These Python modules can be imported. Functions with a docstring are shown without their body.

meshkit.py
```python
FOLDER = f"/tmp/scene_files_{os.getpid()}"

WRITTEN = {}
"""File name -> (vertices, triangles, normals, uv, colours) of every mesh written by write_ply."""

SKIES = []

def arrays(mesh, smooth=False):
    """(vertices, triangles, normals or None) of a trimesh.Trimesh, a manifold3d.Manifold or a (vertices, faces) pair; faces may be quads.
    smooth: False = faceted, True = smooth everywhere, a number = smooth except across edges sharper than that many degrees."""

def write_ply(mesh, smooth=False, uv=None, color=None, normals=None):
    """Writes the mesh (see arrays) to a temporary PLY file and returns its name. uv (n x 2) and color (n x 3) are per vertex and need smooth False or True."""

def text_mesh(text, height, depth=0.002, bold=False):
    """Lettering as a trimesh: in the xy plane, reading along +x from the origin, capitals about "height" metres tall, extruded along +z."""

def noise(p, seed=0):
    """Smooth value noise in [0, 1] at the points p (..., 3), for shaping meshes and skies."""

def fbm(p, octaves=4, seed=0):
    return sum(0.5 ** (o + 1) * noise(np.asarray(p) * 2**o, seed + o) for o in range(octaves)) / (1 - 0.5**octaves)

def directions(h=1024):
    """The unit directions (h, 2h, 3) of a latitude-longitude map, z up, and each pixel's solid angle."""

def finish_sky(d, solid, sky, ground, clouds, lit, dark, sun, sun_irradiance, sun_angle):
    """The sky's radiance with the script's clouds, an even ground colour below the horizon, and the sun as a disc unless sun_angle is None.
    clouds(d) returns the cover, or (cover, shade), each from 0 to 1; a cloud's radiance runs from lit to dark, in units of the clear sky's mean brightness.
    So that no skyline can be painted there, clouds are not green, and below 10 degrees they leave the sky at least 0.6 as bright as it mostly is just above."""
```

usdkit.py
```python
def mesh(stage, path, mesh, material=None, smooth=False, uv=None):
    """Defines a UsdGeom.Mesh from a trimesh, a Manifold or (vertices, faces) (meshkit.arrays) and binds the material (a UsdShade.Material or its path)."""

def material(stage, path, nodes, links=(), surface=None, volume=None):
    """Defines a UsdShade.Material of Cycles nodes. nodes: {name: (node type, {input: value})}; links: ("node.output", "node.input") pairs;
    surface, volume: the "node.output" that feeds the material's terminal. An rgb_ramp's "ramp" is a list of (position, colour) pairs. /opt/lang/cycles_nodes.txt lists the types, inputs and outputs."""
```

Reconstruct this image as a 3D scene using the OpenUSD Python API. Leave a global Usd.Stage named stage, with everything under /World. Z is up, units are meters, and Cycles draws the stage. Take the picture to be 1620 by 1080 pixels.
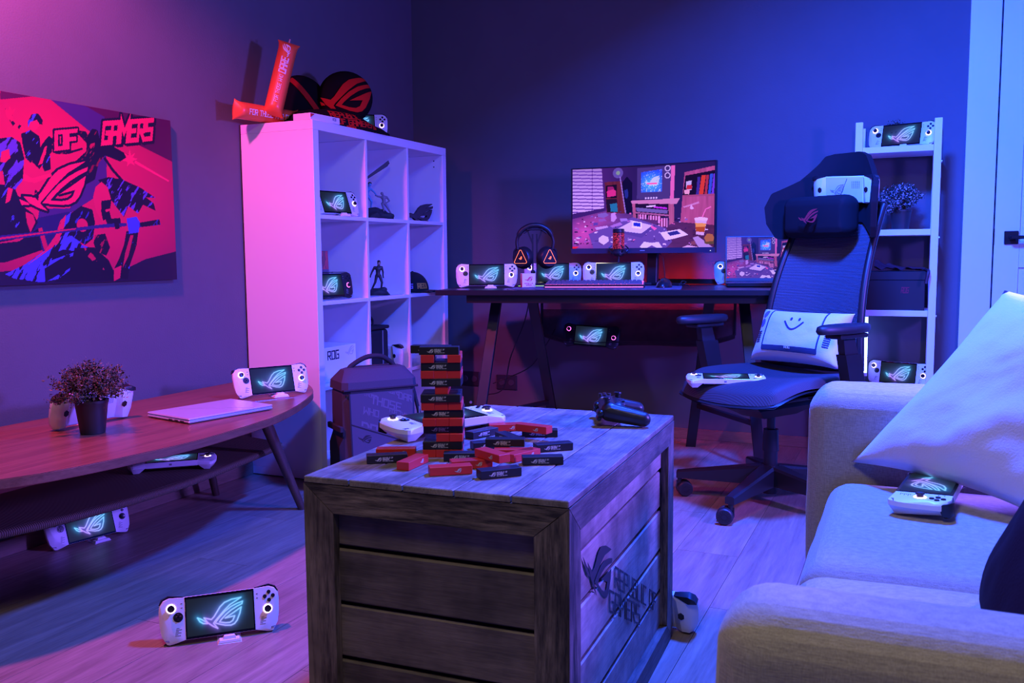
import math, random
import numpy as np, trimesh, manifold3d as m3, shapely, usdkit, meshkit
from shapely import affinity
from shapely.geometry import Polygon, LineString, Point, box as sbox
from shapely.ops import unary_union
from pxr import Usd, UsdGeom, UsdLux, UsdShade, Gf, Sdf, Vt

stage = Usd.Stage.CreateInMemory()
UsdGeom.SetStageUpAxis(stage, 'Z'); UsdGeom.SetStageMetersPerUnit(stage, 1.0)
UsdGeom.Xform.Define(stage, '/World'); UsdGeom.Scope.Define(stage, '/World/Looks')
rng = random.Random(7)

# ------------------------------------------------------------------ camera
EYE = (2.5816, 0.0, 0.9271)
CR, CU, CF = (0.91325957, 0.40730368, -0.00778942), (-0.03179395, 0.09032511, 0.9954047), (-0.40613558, 0.90881521, -0.09544007)
cam = UsdGeom.Camera.Define(stage, '/World/Camera')
cam.AddTransformOp().Set(Gf.Matrix4d(*CR, 0, *CU, 0, *[-v for v in CF], 0, *EYE, 1))
cam.CreateHorizontalApertureAttr(36.0); cam.CreateVerticalApertureAttr(24.0)
cam.CreateFocalLengthAttr(36.0 * 1429.316 / 1620)
cam.CreateClippingRangeAttr(Gf.Vec2f(0.05, 100))
cam.CreateFStopAttr(13.0); cam.CreateFocusDistanceAttr(2.7)
cam.CreateExposureAttr(0.0)

# ------------------------------------------------------------------ light
def lamp(kind, name, pos, aim, color, power, **kw):
    l = getattr(UsdLux, kind).Define(stage, '/World/' + name)
    z = -(np.array(aim, float) - np.array(pos, float)); z /= np.linalg.norm(z)
    x = np.cross((0, 1, 0) if abs(z[2]) > .9 else (0, 0, 1), z); x /= np.linalg.norm(x); y = np.cross(z, x)
    l.AddTransformOp().Set(Gf.Matrix4d(*map(float, x), 0, *map(float, y), 0, *map(float, z), 0, *map(float, pos), 1))
    l.CreateColorAttr(Gf.Vec3f(*color)); l.CreateIntensityAttr(power); l.CreateNormalizeAttr(True)
    for k, v in kw.items(): getattr(l, f'Create{k}Attr')(v)
    return l
pk = lamp('SphereLight', 'pink_lamp', (0.46, 1.56, 2.20), (-0.14, 2.16, 0.50), (1.0, 0.085, 0.50), 55.0, Radius=0.06)  # out of view at upper left, lights the left wall and shelf side
sh = UsdLux.ShapingAPI.Apply(pk.GetPrim()); sh.CreateShapingConeAngleAttr(60.0); sh.CreateShapingConeSoftnessAttr(0.55)
lamp('RectLight', 'blue_lamp', (2.35, 2.58, 2.36), (2.72, 2.66, 1.50), (0.014, 0.072, 1.0), 135.0, Width=0.30, Height=0.30)  # out of view overhead, placed to light the back wall, door and sofa
lamp('RectLight', 'violet_lamp', (3.75, 2.40, 1.35), (2.1, 1.75, 0.2), (0.17, 0.09, 1.0), 44.0, Width=0.25, Height=0.25)  # out of view by the right wall, placed to light the crate side
lamp('RectLight', 'room_lamp', (2.2, 0.35, 2.55), (2.15, 0.75, 0.0), (1.0, 0.86, 0.64), 5.6, Width=0.5, Height=0.5)  # out of view overhead, placed to give camera-facing surfaces a warm neutral light
dome = UsdLux.DomeLight.Define(stage, '/World/night_sky'); dome.CreateColorAttr(Gf.Vec3f(.3, .4, 1)); dome.CreateIntensityAttr(0.004)  # faint blue dome added as overall fill; no sky is in view

# ------------------------------------------------------------------ helpers
used = {}
def numbered(parent, name):
    k = parent + '/' + name; n = used.get(k, 0); used[k] = n + 1
    return k if n == 0 else f'{k}_{n:03d}'
def tag(p, label=None, cat=None, group=None, kind=None):
    for k, v in (('label', label), ('category', cat), ('group', group), ('kind', kind)):
        if v: p.SetCustomDataByKey(k, v)
    return p
def xf(loc=(0, 0, 0), rz=0, rx=0, ry=0):
    """Gf matrix: local -> rotate Y, rotate X, rotate Z (degrees) -> translate."""
    a, b, c = map(math.radians, (rz, rx, ry))
    Rz = np.array([[math.cos(a), -math.sin(a), 0], [math.sin(a), math.cos(a), 0], [0, 0, 1]])
    Rx = np.array([[1, 0, 0], [0, math.cos(b), -math.sin(b)], [0, math.sin(b), math.cos(b)]])
    Ry = np.array([[math.cos(c), 0, math.sin(c)], [0, 1, 0], [-math.sin(c), 0, math.cos(c)]])
    m = np.eye(4); m[:3, :3] = Rz @ Rx @ Ry; m[:3, 3] = loc
    return m
def gf(m): return Gf.Matrix4d(*[float(v) for v in np.asarray(m).T.ravel()])
def thing(name, label, cat, mat4=None, group=None):
    p = numbered('/World', name); x = UsdGeom.Xform.Define(stage, p)
    x.AddTransformOp().Set(gf(np.eye(4) if mat4 is None else mat4))
    tag(x.GetPrim(), label, cat, group); return p
def dup(src, name, label, mat4, group=None, cat=None):
    p = numbered('/World', name); x = UsdGeom.Xform.Define(stage, p); pr = x.GetPrim()
    pr.GetReferences().AddInternalReference(Sdf.Path(src)); pr.SetInstanceable(True)
    x.ClearXformOpOrder(); x.MakeMatrixXform().Set(gf(mat4))
    was = stage.GetPrimAtPath(src).GetCustomData()
    tag(pr, label, cat or was.get('category'), group); return p
def part(parent, name, mesh, m, smooth=30, label=None, kind=None):
    p = numbered(parent, name)
    g = usdkit.mesh(stage, p, mesh, m, smooth)
    if label or kind: tag(g.GetPrim(), label, kind=kind)
    return p
def solo(name, mesh, m, label=None, cat=None, group=None, kind=None, smooth=30, mat4=None):
    p = part('/World', name, mesh, m, smooth); pr = stage.GetPrimAtPath(p)
    if mat4 is not None: UsdGeom.Xformable(pr).AddTransformOp().Set(gf(mat4))
    tag(pr, label, cat, group, kind); return p

# ---- meshes
cat_ = trimesh.util.concatenate
def tm(mf):
    m = mf.to_mesh(); return trimesh.Trimesh(m.vert_properties[:, :3], m.tri_verts, process=False)
def hull(pts): return trimesh.Trimesh(np.array(pts, float)).convex_hull if False else tm(m3.Manifold.hull_points(np.array(pts, float)))
def bx(x0, x1, y0, y1, z0, z1, c=0.0):
    if c <= 0:
        m = trimesh.creation.box((x1 - x0, y1 - y0, z1 - z0)); m.apply_translation(((x0 + x1) / 2, (y0 + y1) / 2, (z0 + z1) / 2)); return m
    c = min(c, (x1 - x0) * .49, (y1 - y0) * .49, (z1 - z0) * .49); P = []
    for sx in (0, 1):
        for sy in (0, 1):
            for sz in (0, 1):
                p = np.array([(x0, x1)[sx], (y0, y1)[sy], (z0, z1)[sz]], float)
                d = np.array([1 - 2 * sx, 1 - 2 * sy, 1 - 2 * sz]) * c
                for k in range(3):
                    q = p + d; q[k] = p[k]; P.append(q)
    return hull(P)
def rbx(x0, x1, y0, y1, z0, z1, r, n=10):
    """rounded box: hull of eight spheres"""
    r = min(r, (x1 - x0) * .499, (y1 - y0) * .499, (z1 - z0) * .499)
    s = trimesh.creation.icosphere(2 if n > 8 else 1, r).vertices
    return hull(np.vstack([s + (x, y, z) for x in (x0 + r, x1 - r) for y in (y0 + r, y1 - r) for z in (z0 + r, z1 - r)]))
def frame_to(p0, p1):
    z = np.array(p1, float) - np.array(p0, float); L = np.linalg.norm(z); z /= L
    x = np.cross((0, 0, 1) if abs(z[2]) < .9 else (1, 0, 0), z); x /= np.linalg.norm(x); y = np.cross(z, x)
    m = np.eye(4); m[:3, 0], m[:3, 1], m[:3, 2], m[:3, 3] = x, y, z, p0
    return m, L
def cone(p0, p1, r0, r1=None, n=20, c=0):
    r1 = r0 if r1 is None else r1; m, L = frame_to(p0, p1)
    prof = [(0, 0), (r0 - c, 0), (r0, c), (r1, L - c), (r1 - c, L), (0, L)] if c else [(0, 0), (r0, 0), (r1, L), (0, L)]
    g = trimesh.creation.revolve(prof, sections=n); g.apply_transform(m); return g
def beam(p0, p1, w, d, c=0.002, up=None):
    """square bar from p0 to p1; w along the horizontal side, d across"""
    z = np.array(p1, float) - np.array(p0, float); L = np.linalg.norm(z); z /= L
    u = np.array(up if up is not None else ((0, 0, 1) if abs(z[2]) < .9 else (0, 1, 0)), float)
    x = np.cross(u, z); x /= np.linalg.norm(x); y = np.cross(z, x)
    m = np.eye(4); m[:3, 0], m[:3, 1], m[:3, 2], m[:3, 3] = x, y, z, p0
    g = bx(-w / 2, w / 2, -d / 2, d / 2, 0, L, c); g.apply_transform(m); return g
def lathe(prof, n=32, at=(0, 0, 0)):
    g = trimesh.creation.revolve(prof, sections=n); g.apply_translation(at); return g
def spline(pts, n=40):
    P = np.array(pts, float); P = np.vstack([2 * P[0] - P[1], P, 2 * P[-1] - P[-2]]); out = []
    k = len(P) - 3
    for t in np.linspace(0, k - 1e-6, n):
        i = int(t); f = t - i; a, b, c, d = P[i:i + 4]
        out.append(.5 * (2 * b + (c - a) * f + (2 * a - 5 * b + 4 * c - d) * f ** 2 + (3 * b - a - 3 * c + d) * f ** 3))
    return np.array(out)
def tube(pts, r, n=8, sm=30):
    P = spline(pts, sm) if sm else np.array(pts, float)
    T = np.gradient(P, axis=0); T /= np.linalg.norm(T, axis=1)[:, None] + 1e-12
    a = np.cross(T[0], (0, 0, 1) if abs(T[0][2]) < .9 else (1, 0, 0)); V = []
    rr = np.broadcast_to(r, (len(P),))
    for p, t, q in zip(P, T, rr):
        a = a - t * (a @ t); a /= np.linalg.norm(a); b = np.cross(t, a)
        V += [p + q * (math.cos(h) * a + math.sin(h) * b) for h in np.arange(n) * 2 * math.pi / n]
    F = []
    for i in range(len(P) - 1):
        for j in range(n):
            A, B = i * n + j, i * n + (j + 1) % n; F += [(A, B, B + n), (A, B + n, A + n)]
    V += [P[0], P[-1]]; k = len(V)
    for j in range(n):
        F += [(k - 2, (j + 1) % n, j), (k - 1, (len(P) - 1) * n + j, (len(P) - 1) * n + (j + 1) % n)]
    return trimesh.Trimesh(np.array(V), np.array(F), process=False)
def polys(g): return [q for q in getattr(g, 'geoms', [g]) if isinstance(q, Polygon) and q.area > 1e-10]
def ext(g, h, z=0.0):
    """extrude shapely shape along +z"""
    ms = [trimesh.creation.extrude_polygon(q, h, engine='earcut') for q in polys(g)]
    m = cat_(ms); m.apply_translation((0, 0, z)); return m
STAND = np.array([[1, 0, 0, 0], [0, 0, -1, 0], [0, 1, 0, 0], [0, 0, 0, 1.]])   # xy drawing -> xz plane facing -y
def upright(m): m = m.copy(); m.apply_transform(STAND); return m
def moved(m, t=None, mat=None):
    m = m.copy()
    if mat is not None: m.apply_transform(mat)
    if t is not None: m.apply_translation(t)
    return m
def prism(poly, y0, y1):
    """xz outline extruded from y0 to y1"""
    return moved(upright(ext(poly, y1 - y0)), (0, y1, 0))
def pillow(w, h, t, n=26, pw=2.4, corner=.06, seed=1, wrinkle=.006):
    """soft cushion in xz, thickness along y, origin at centre"""
    u = np.linspace(-1, 1, n); U, W = np.meshgrid(u, u); prof = np.clip((1 - np.abs(U) ** pw) * (1 - np.abs(W) ** pw), 0, 1) ** .5
    pinch = 1 - corner * (np.abs(U) ** 2 + np.abs(W) ** 2 - 2 * (np.abs(U) * np.abs(W)) ** 3)
    X, Z = U * w / 2 * (1 - corner * (1 - W ** 2) * np.abs(U)), W * h / 2 * (1 - corner * (1 - U ** 2) * np.abs(W))
    V, F = [], []
    for s in (-1, 1):
        nz = meshkit.fbm(np.stack([U * 2.3, W * 2.3, U * 0 + s * 3.1], -1), 3, seed) - .5
        Y = s * (t / 2 * prof + wrinkle * nz * 2 * prof); V.append(np.stack([X, Y, Z], -1).reshape(-1, 3))
    N = n * n
    for i in range(n - 1):
        for j in range(n - 1):
            a, b, c, d = i * n + j, i * n + j + 1, (i + 1) * n + j + 1, (i + 1) * n + j
            F += [(a, b, c), (a, c, d), (N + a, N + c, N + b), (N + a, N + d, N + c)]
    m = trimesh.Trimesh(np.vstack(V), np.array(F), process=False); m.merge_vertices(); return m

# ---- drawing: the eye emblem, a squared stroke alphabet, prints
def logo(s=1.0):
    p1 = [(.14, .27), (.30, .215), (.36, .27), (.43, .37), (.50, .47), (.60, .555), (.76, .605), (.97, .62), (.86, .56), (.72, .49), (.58, .37), (.46, .25), (.37, .16), (.345, .125), (.43, 0), (.33, .06), (.22, .15)]
    p2 = [(.375, .125), (.47, .235), (.60, .355), (.74, .445), (.88, .50), (1.0, .53), (.985, .475), (.87, .43), (.74, .365), (.62, .28), (.51, .18), (.475, .135), (.60, .10), (.70, .095), (.765, .13), (.81, .225), (.60, .205), (.78, .30), (.965, .405), (.93, .27), (.86, .12), (.80, .055), (.72, .03), (.60, .045), (.48, .085)]
    p3 = [(0, .29), (.07, .255), (.20, .165), (.215, .135), (.12, .15), (.05, .20)]
    g = unary_union([Polygon(p).buffer(0) for p in (p1, p2, p3)])
    return affinity.scale(g, s, s, origin=(0, 0))
GL = {'A': ['00 02 11.5', ], }
def _g(*s): return [[tuple(map(float, p.split(','))) for p in q.split()] for q in s]
FONT = {'A': _g('0,0 0,1 .62,1 .62,0', '0,.45 .62,.45'), 'B': _g('0,0 0,1 .5,1 .5,.55 .62,.45 .62,0 0,0', '0,.5 .5,.5'), 'C': _g('.62,1 0,1 0,0 .62,0'),
        'D': _g('0,0 0,1 .45,1 .62,.8 .62,0 0,0'), 'E': _g('.6,1 0,1 0,0 .6,0', '0,.5 .5,.5'), 'F': _g('.6,1 0,1 0,0', '0,.5 .5,.5'),
        'G': _g('.62,1 0,1 0,0 .62,0 .62,.5 .35,.5'), 'H': _g('0,0 0,1', '.62,0 .62,1', '0,.5 .62,.5'), 'I': _g('.1,0 .1,1'), 'L': _g('0,1 0,0 .55,0'),
        'M': _g('0,0 0,1 .36,.45 .72,1 .72,0'), 'N': _g('0,0 0,1 .6,0 .6,1'), 'O': _g('0,0 0,1 .62,1 .62,0 0,0'), 'P': _g('0,0 0,1 .6,1 .6,.45 0,.45'),
        'R': _g('0,0 0,1 .6,1 .6,.45 0,.45', '.25,.45 .62,0'), 'S': _g('.6,1 0,1 0,.5 .6,.5 .6,0 0,0'), 'T': _g('0,1 .66,1', '.33,1 .33,0'),
        'U': _g('0,1 0,0 .62,0 .62,1'), 'W': _g('0,1 0,0 .36,.55 .72,0 .72,1'), 'X': _g('0,0 .6,1', '0,1 .6,0'), '-': _g('0,.5 .4,.5')}
ADV = {'I': .2, 'M': .72, 'W': .72, ' ': .35, 'L': .55, '-': .4}
def text(s, h=1.0, w=.13, slant=0.0, gap=.24):
    x, out = 0, []
    for ch in s:
        for st in FONT.get(ch, []):
            out.append(LineString([(x + a, b) for a, b in st]).buffer(w / 2, cap_style='square', join_style='mitre'))
        x += ADV.get(ch, .62) + gap
    g = unary_union(out)
    if slant: g = affinity.affine_transform(g, [1, slant, 0, 1, 0, 0])
    return affinity.scale(g, h, h, origin=(0, 0))
def width(g): return g.bounds[2] - g.bounds[0]
def at(g, x, y): return affinity.translate(g, x, y)
def centred(g, x, y): b = g.bounds; return affinity.translate(g, x - (b[0] + b[2]) / 2, y - (b[1] + b[3]) / 2)
def canvas(parent, name, W, H, nx, ny, paint, m, mat4=None, bend=None, label=None):
    """flat printed sheet in xz (facing -y), origin lower left; paint(X, Y) gives its ink per vertex"""
    X, Y = np.meshgrid(np.linspace(0, W, nx + 1), np.linspace(0, H, ny + 1)); C = np.clip(paint(X, Y), 0, 8)
    V = np.stack([X, bend(X) if bend else X * 0, Y], -1).reshape(-1, 3)
    if mat4 is not None: V = V @ np.asarray(mat4)[:3, :3].T + np.asarray(mat4)[:3, 3]
    i = (np.arange(ny)[:, None] * (nx + 1) + np.arange(nx)).ravel(); Q = np.stack([i, i + 1, i + nx + 2, i + nx + 1], 1)
    p = numbered(parent, name); g = UsdGeom.Mesh.Define(stage, p)
    g.CreatePointsAttr(Vt.Vec3fArray.FromNumpy(V.astype(np.float32))); g.CreateFaceVertexCountsAttr(Vt.IntArray.FromNumpy(np.full(len(Q), 4, np.int32)))
    g.CreateFaceVertexIndicesAttr(Vt.IntArray.FromNumpy(Q.astype(np.int32).ravel())); g.CreateSubdivisionSchemeAttr('none')
    UsdGeom.PrimvarsAPI(g).CreatePrimvar('ink', Sdf.ValueTypeNames.Color3fArray, 'vertex').Set(Vt.Vec3fArray.FromNumpy(C.reshape(-1, 3).astype(np.float32)))
    UsdShade.MaterialBindingAPI.Apply(g.GetPrim()).Bind(m)
    if label: tag(g.GetPrim(), label)
    return p
def inside(g, X, Y): return shapely.contains_xy(g, X, Y)
def dist(g, X, Y): return shapely.distance(g, shapely.points(X, Y))

# ---- materials
_m = {}
def lin(c): return tuple(((v + .055) / 1.055) ** 2.4 if v > .04045 else v / 12.92 for v in c)
def srgb(h): return lin(tuple(int(h[i:i + 2], 16) / 255 for i in (0, 2, 4)))
def M(name, col=(.5, .5, .5), rough=.5, metal=0, spec=.5, coat=0, emit=None, es=0, grain=0, gscale=300, gstretch=(1, 1, 1), bump=0, vary=0, sheen=0, trans=0):
    """plain surface with a little grain in tone and relief"""
    if name in _m: return _m[name]
    n = {'p': ('principled_bsdf', dict(base_color=col, roughness=rough, metallic=metal, specular_ior_level=spec, coat_weight=coat, sheen_weight=sheen, transmission_weight=trans))}
    L = []
    if emit is not None: n['p'][1].update(emission_color=emit, emission_strength=es)
    if grain or bump:
        n.update(t=('texture_coordinate', {}), mp=('mapping', dict(scale=gstretch)), nz=('noise_texture', dict(scale=gscale, detail=3)))
        L += [('t.object', 'mp.vector'), ('mp.vector', 'nz.vector')]
    if grain:
        a, b = tuple(v * (1 - grain) for v in col), tuple(min(1, v * (1 + grain)) for v in col)
        n['rp'] = ('rgb_ramp', {'ramp': [(.25, a), (.75, b)]}); L += [('nz.fac', 'rp.fac')]; src = 'rp.color'
        L.append((src, 'p.base_color'))
    if bump:
        n['bp'] = ('bump', dict(strength=1.0, distance=bump)); L += [('nz.fac', 'bp.height'), ('bp.normal', 'p.normal')]
    _m[name] = usdkit.material(stage, '/World/Looks/' + name, n, L, surface='p.BSDF'); return _m[name]
def ink(name, strength=0.0, rough=.35):
    n = {'a': ('attribute', dict(attribute='ink')), 'p': ('principled_bsdf', dict(roughness=rough, base_color=(.004, .004, .005), specular_ior_level=.08 if strength else .4, emission_strength=strength))}
    L = [('a.color', 'p.emission_color' if strength else 'p.base_color')]
    _m[name] = usdkit.material(stage, '/World/Looks/' + name, n, L, surface='p.BSDF'); return _m[name]
def wood(name, dark, light, scale=(1, 1, 1), rough=.45, rings=14, fine=90, bump=.0006, contrast=(.3, .7), vary=.25, coat=0, blotch=5, dirt=0.0):
    """board with grain along the direction in which scale is small; every board takes its own tone and grain"""
    n = {'t': ('texture_coordinate', {}), 'oi': ('object_info', {}), 'sh': ('vector_math', dict(math_type='scale', vector1=(7.3, 3.9, 5.7))), 'ad': ('vector_math', dict(math_type='add')),
         'mp': ('mapping', dict(scale=scale)), 'w1': ('noise_texture', dict(scale=rings, detail=4, roughness=.6, distortion=.8)), 'w2': ('noise_texture', dict(scale=fine, detail=4, roughness=.7)),
         'mx': ('mix_float', dict(fac=.45)), 'rp': ('rgb_ramp', {'ramp': [(contrast[0], dark), (contrast[1], light)]}),
         'w3': ('noise_texture', dict(scale=blotch, detail=3, roughness=.6)), 'bl': ('map_range', dict(from_min=.30, from_max=.62, to_min=1 - dirt, to_max=1.0, clamp=True)), 'ml': ('math', dict(math_type='multiply')), 'tv': ('map_range', dict(from_min=0, from_max=1, to_min=1 - vary, to_max=1 + vary * .6)), 'hv': ('hsv', {}), 'bp': ('bump', dict(strength=1.0, distance=bump)),
         'p': ('principled_bsdf', dict(roughness=rough, coat_weight=coat))}
    n['sh'][1]['scale'] = 1.0
    L = [('t.object', 'ad.vector1'), ('oi.random', 'sh.scale'), ('sh.vector', 'ad.vector2'), ('ad.vector', 'mp.vector'), ('mp.vector', 'w1.vector'), ('mp.vector', 'w2.vector'),
         ('w1.fac', 'mx.a'), ('w2.fac', 'mx.b'), ('mx.result', 'rp.fac'), ('rp.color', 'hv.color'), ('ad.vector', 'w3.vector'), ('w3.fac', 'bl.value'), ('bl.result', 'ml.value1'), ('tv.result', 'ml.value2'), ('oi.random', 'tv.value'), ('ml.value', 'hv.value'), ('hv.color', 'p.base_color'),
         ('mx.result', 'bp.height'), ('bp.normal', 'p.normal')]
    _m[name] = usdkit.material(stage, '/World/Looks/' + name, n, L, surface='p.BSDF'); return _m[name]
# ------------------------------------------------------------------ the room
RX, RY0, RY1, RZ = 4.0, -1.5, 4.453, 2.6
def plaster(name, col):
    n = {'t': ('texture_coordinate', {}), 'n1': ('noise_texture', dict(scale=3.5, detail=6, roughness=.65)), 'n2': ('noise_texture', dict(scale=160, detail=2)),
         'rp': ('rgb_ramp', {'ramp': [(.3, tuple(v * .95 for v in col)), (.7, tuple(v * 1.05 for v in col))]}), 'bp': ('bump', dict(strength=.5, distance=.001)), 'p': ('principled_bsdf', dict(roughness=.75, specular_ior_level=.3))}
    return usdkit.material(stage, '/World/Looks/' + name, n, [('t.object', 'n1.vector'), ('t.object', 'n2.vector'), ('n1.fac', 'rp.fac'), ('rp.color', 'p.base_color'), ('n2.fac', 'bp.height'), ('bp.normal', 'p.normal')], surface='p.BSDF')
WALL = plaster('wall_paint', (.12, .12, .13)); CEIL = plaster('ceiling_paint', (.10, .10, .11)); DIM = plaster('wall_low_bounce', (.10, .10, .11))  # out-of-view walls and ceiling coloured darker to cut bounced light
def struct(name, mesh, m): return solo(name, mesh, m, kind='structure', smooth=False)
struct('wall_left', bx(-.1, 0, RY0, RY1, 0, RZ), WALL)
struct('wall_back', bx(-.1, RX + .1, RY1, RY1 + .1, 0, RZ), WALL)
struct('wall_right', bx(RX, RX + .1, RY0, RY1, 0, RZ), DIM)
struct('wall_front', bx(-.1, RX + .1, RY0 - .1, RY0, 0, RZ), DIM)
struct('ceiling', bx(-.1, RX + .1, RY0 - .1, RY1 + .1, RZ, RZ + .1), CEIL)
FLOORW = wood('oak_floor', (.17, .125, .092), (.37, .285, .215), (3.2, .22, 1), rough=.42, rings=7, fine=42, bump=.0005, contrast=(.32, .68), vary=.12)
fl = numbered('/World', 'floor'); tag(UsdGeom.Xform.Define(stage, fl).GetPrim(), kind='structure')
part(fl, 'underlay', bx(0, RX, RY0, RY1, -.06, -.0095), M('underlay', (.05, .04, .035), .9), smooth=False)
PWID, PLEN = .192, 1.22
for i in range(21):
    off = (i * 0.43) % PLEN; x0 = i * PWID; x1 = min(RX, x0 + PWID); y = RY0 - off
    while y < RY1:
        a, b = max(y, RY0), min(y + PLEN, RY1)
        if b - a > .03 and x1 - x0 > .02: part(fl, 'plank', bx(x0 + .0006, x1 - .0006, a + .0006, b - .0006, -.009, 0), FLOORW, smooth=False)
        y += PLEN
BASEW = wood('skirting_wood', (.20, .12, .08), (.36, .23, .16), (1, 1, 6), rough=.4, rings=3, fine=30)
struct('baseboard_left', bx(0, .012, RY0, RY1 - .012, 0, .052, .002), BASEW)
struct('baseboard_back', bx(0, 2.758, RY1 - .012, RY1, 0, .052, .002), BASEW)
WHITE = M('white_paint', (.78, .78, .80), .42, bump=.00006, gscale=220)
DOORW = M('door_paint', (.80, .80, .82), .38, bump=.00005, gscale=120)
tr = numbered('/World', 'trim_1'); tag(UsdGeom.Xform.Define(stage, tr).GetPrim(), kind='structure')
part(tr, 'jamb', bx(2.760, 2.879, RY1 - .022, RY1, 0, 2.12, .002), DOORW); part(tr, 'jamb', bx(3.745, 3.865, RY1 - .022, RY1, 0, 2.12, .002), DOORW)
part(tr, 'head', bx(2.7605, 3.8645, RY1 - .022, RY1, 2.1205, 2.24, .002), DOORW)
dr = numbered('/World', 'door_1'); tag(UsdGeom.Xform.Define(stage, dr).GetPrim(), kind='structure')
part(dr, 'stile', bx(2.885, 2.981, RY1 - .020, RY1 - .001, .01, 2.115, .0015), DOORW); part(dr, 'stile', bx(3.645, 3.740, RY1 - .020, RY1 - .001, .01, 2.115, .0015), DOORW)
for z0, z1 in ((.01, .16), (.855, .965), (1.98, 2.115)): part(dr, 'rail', bx(2.9815, 3.6445, RY1 - .020, RY1 - .001, z0, z1, .0015), DOORW)
for z0, z1 in ((.161, .854), (.966, 1.979)):
    part(dr, 'panel', cat_([bx(2.982, 3.644, RY1 - .012, RY1 - .001, z0, z1, .001), bx(3.02, 3.606, RY1 - .017, RY1 - .0125, z0 + .04, z1 - .04, .003)]), DOORW)
BLACKM = M('black_metal', (.012, .012, .014), .35, metal=.4)
part(dr, 'door_gap', bx(2.8795, 2.8845, RY1 - .008, RY1, .005, 2.118), M('door_gap', (.02, .02, .025), .8), smooth=False)  # solid dark strip stands for the shade between jamb and door
h = part(dr, 'door_handle', cat_([bx(2.922, 2.976, RY1 - .029, RY1 - .0205, .956, 1.012, .002), cone((2.949, RY1 - .028, .984), (2.949, RY1 - .066, .984), .010), bx(2.942, 3.075, RY1 - .074, RY1 - .060, .977, .992, .003)]), BLACKM)
part(dr, 'hinge', bx(2.8805, 2.8842, RY1 - .026, RY1 - .0205, .955, 1.025, .0005), BLACKM)
OUTW = M('socket_plastic', (.03, .03, .035), .4)
for k, (x, z, lab) in enumerate(((.335, .245, 'black double wall socket low on back wall nearest the white shelf'), (.56, .235, 'black double wall socket low on back wall between the desk legs'))):
    s = thing('wall_socket', lab, 'socket', xf((x, RY1, z)))
    part(s, 'plate', bx(-.06, .06, -.009, 0, -.04, .04, .003), OUTW)
    for sx in (-.028, .028): part(s, 'outlet', cone((sx, -.009, 0), (sx, -.0115, 0), .018, .016, 16), M('socket_face', (.06, .06, .065), .45))

# ------------------------------------------------------------------ white cube shelf against the left wall
SX0, SX1, SY, SW, SH = .008, .370, 3.020, 1.12, 1.470
cs = thing('cube_shelf', 'tall white cube shelf of open square cells standing against the left wall', 'shelf', xf((SX0, SY, 0)))
D = SX1 - SX0
LAM = M('white_laminate', (.80, .79, .80), .45, bump=.00004, gscale=180)
part(cs, 'top_panel', bx(0, D, 0, SW, SH - .038, SH, .0012), LAM); part(cs, 'bottom_panel', bx(0, D, 0, SW, .004, .038, .0012), LAM)
for y in (0, SW - .038): part(cs, 'side_panel', bx(0, D, y, y + .038, .0382, SH - .0382, .0012), LAM)
CW = (SW - .076 - .032) / 3; CHT = (SH - .076 - .048) / 4
CELLY = [SY + .038 + k * (CW + .016) for k in range(3)]; CELLZ = [SH - .038 - (k + 1) * CHT - k * .016 for k in range(4)]
for k in (1, 2): part(cs, 'divider', bx(.006, D - .001, .038 + k * CW + (k - 1) * .016, .038 + k * (CW + .016), .0384, SH - .0384, .0008), LAM)
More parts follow.
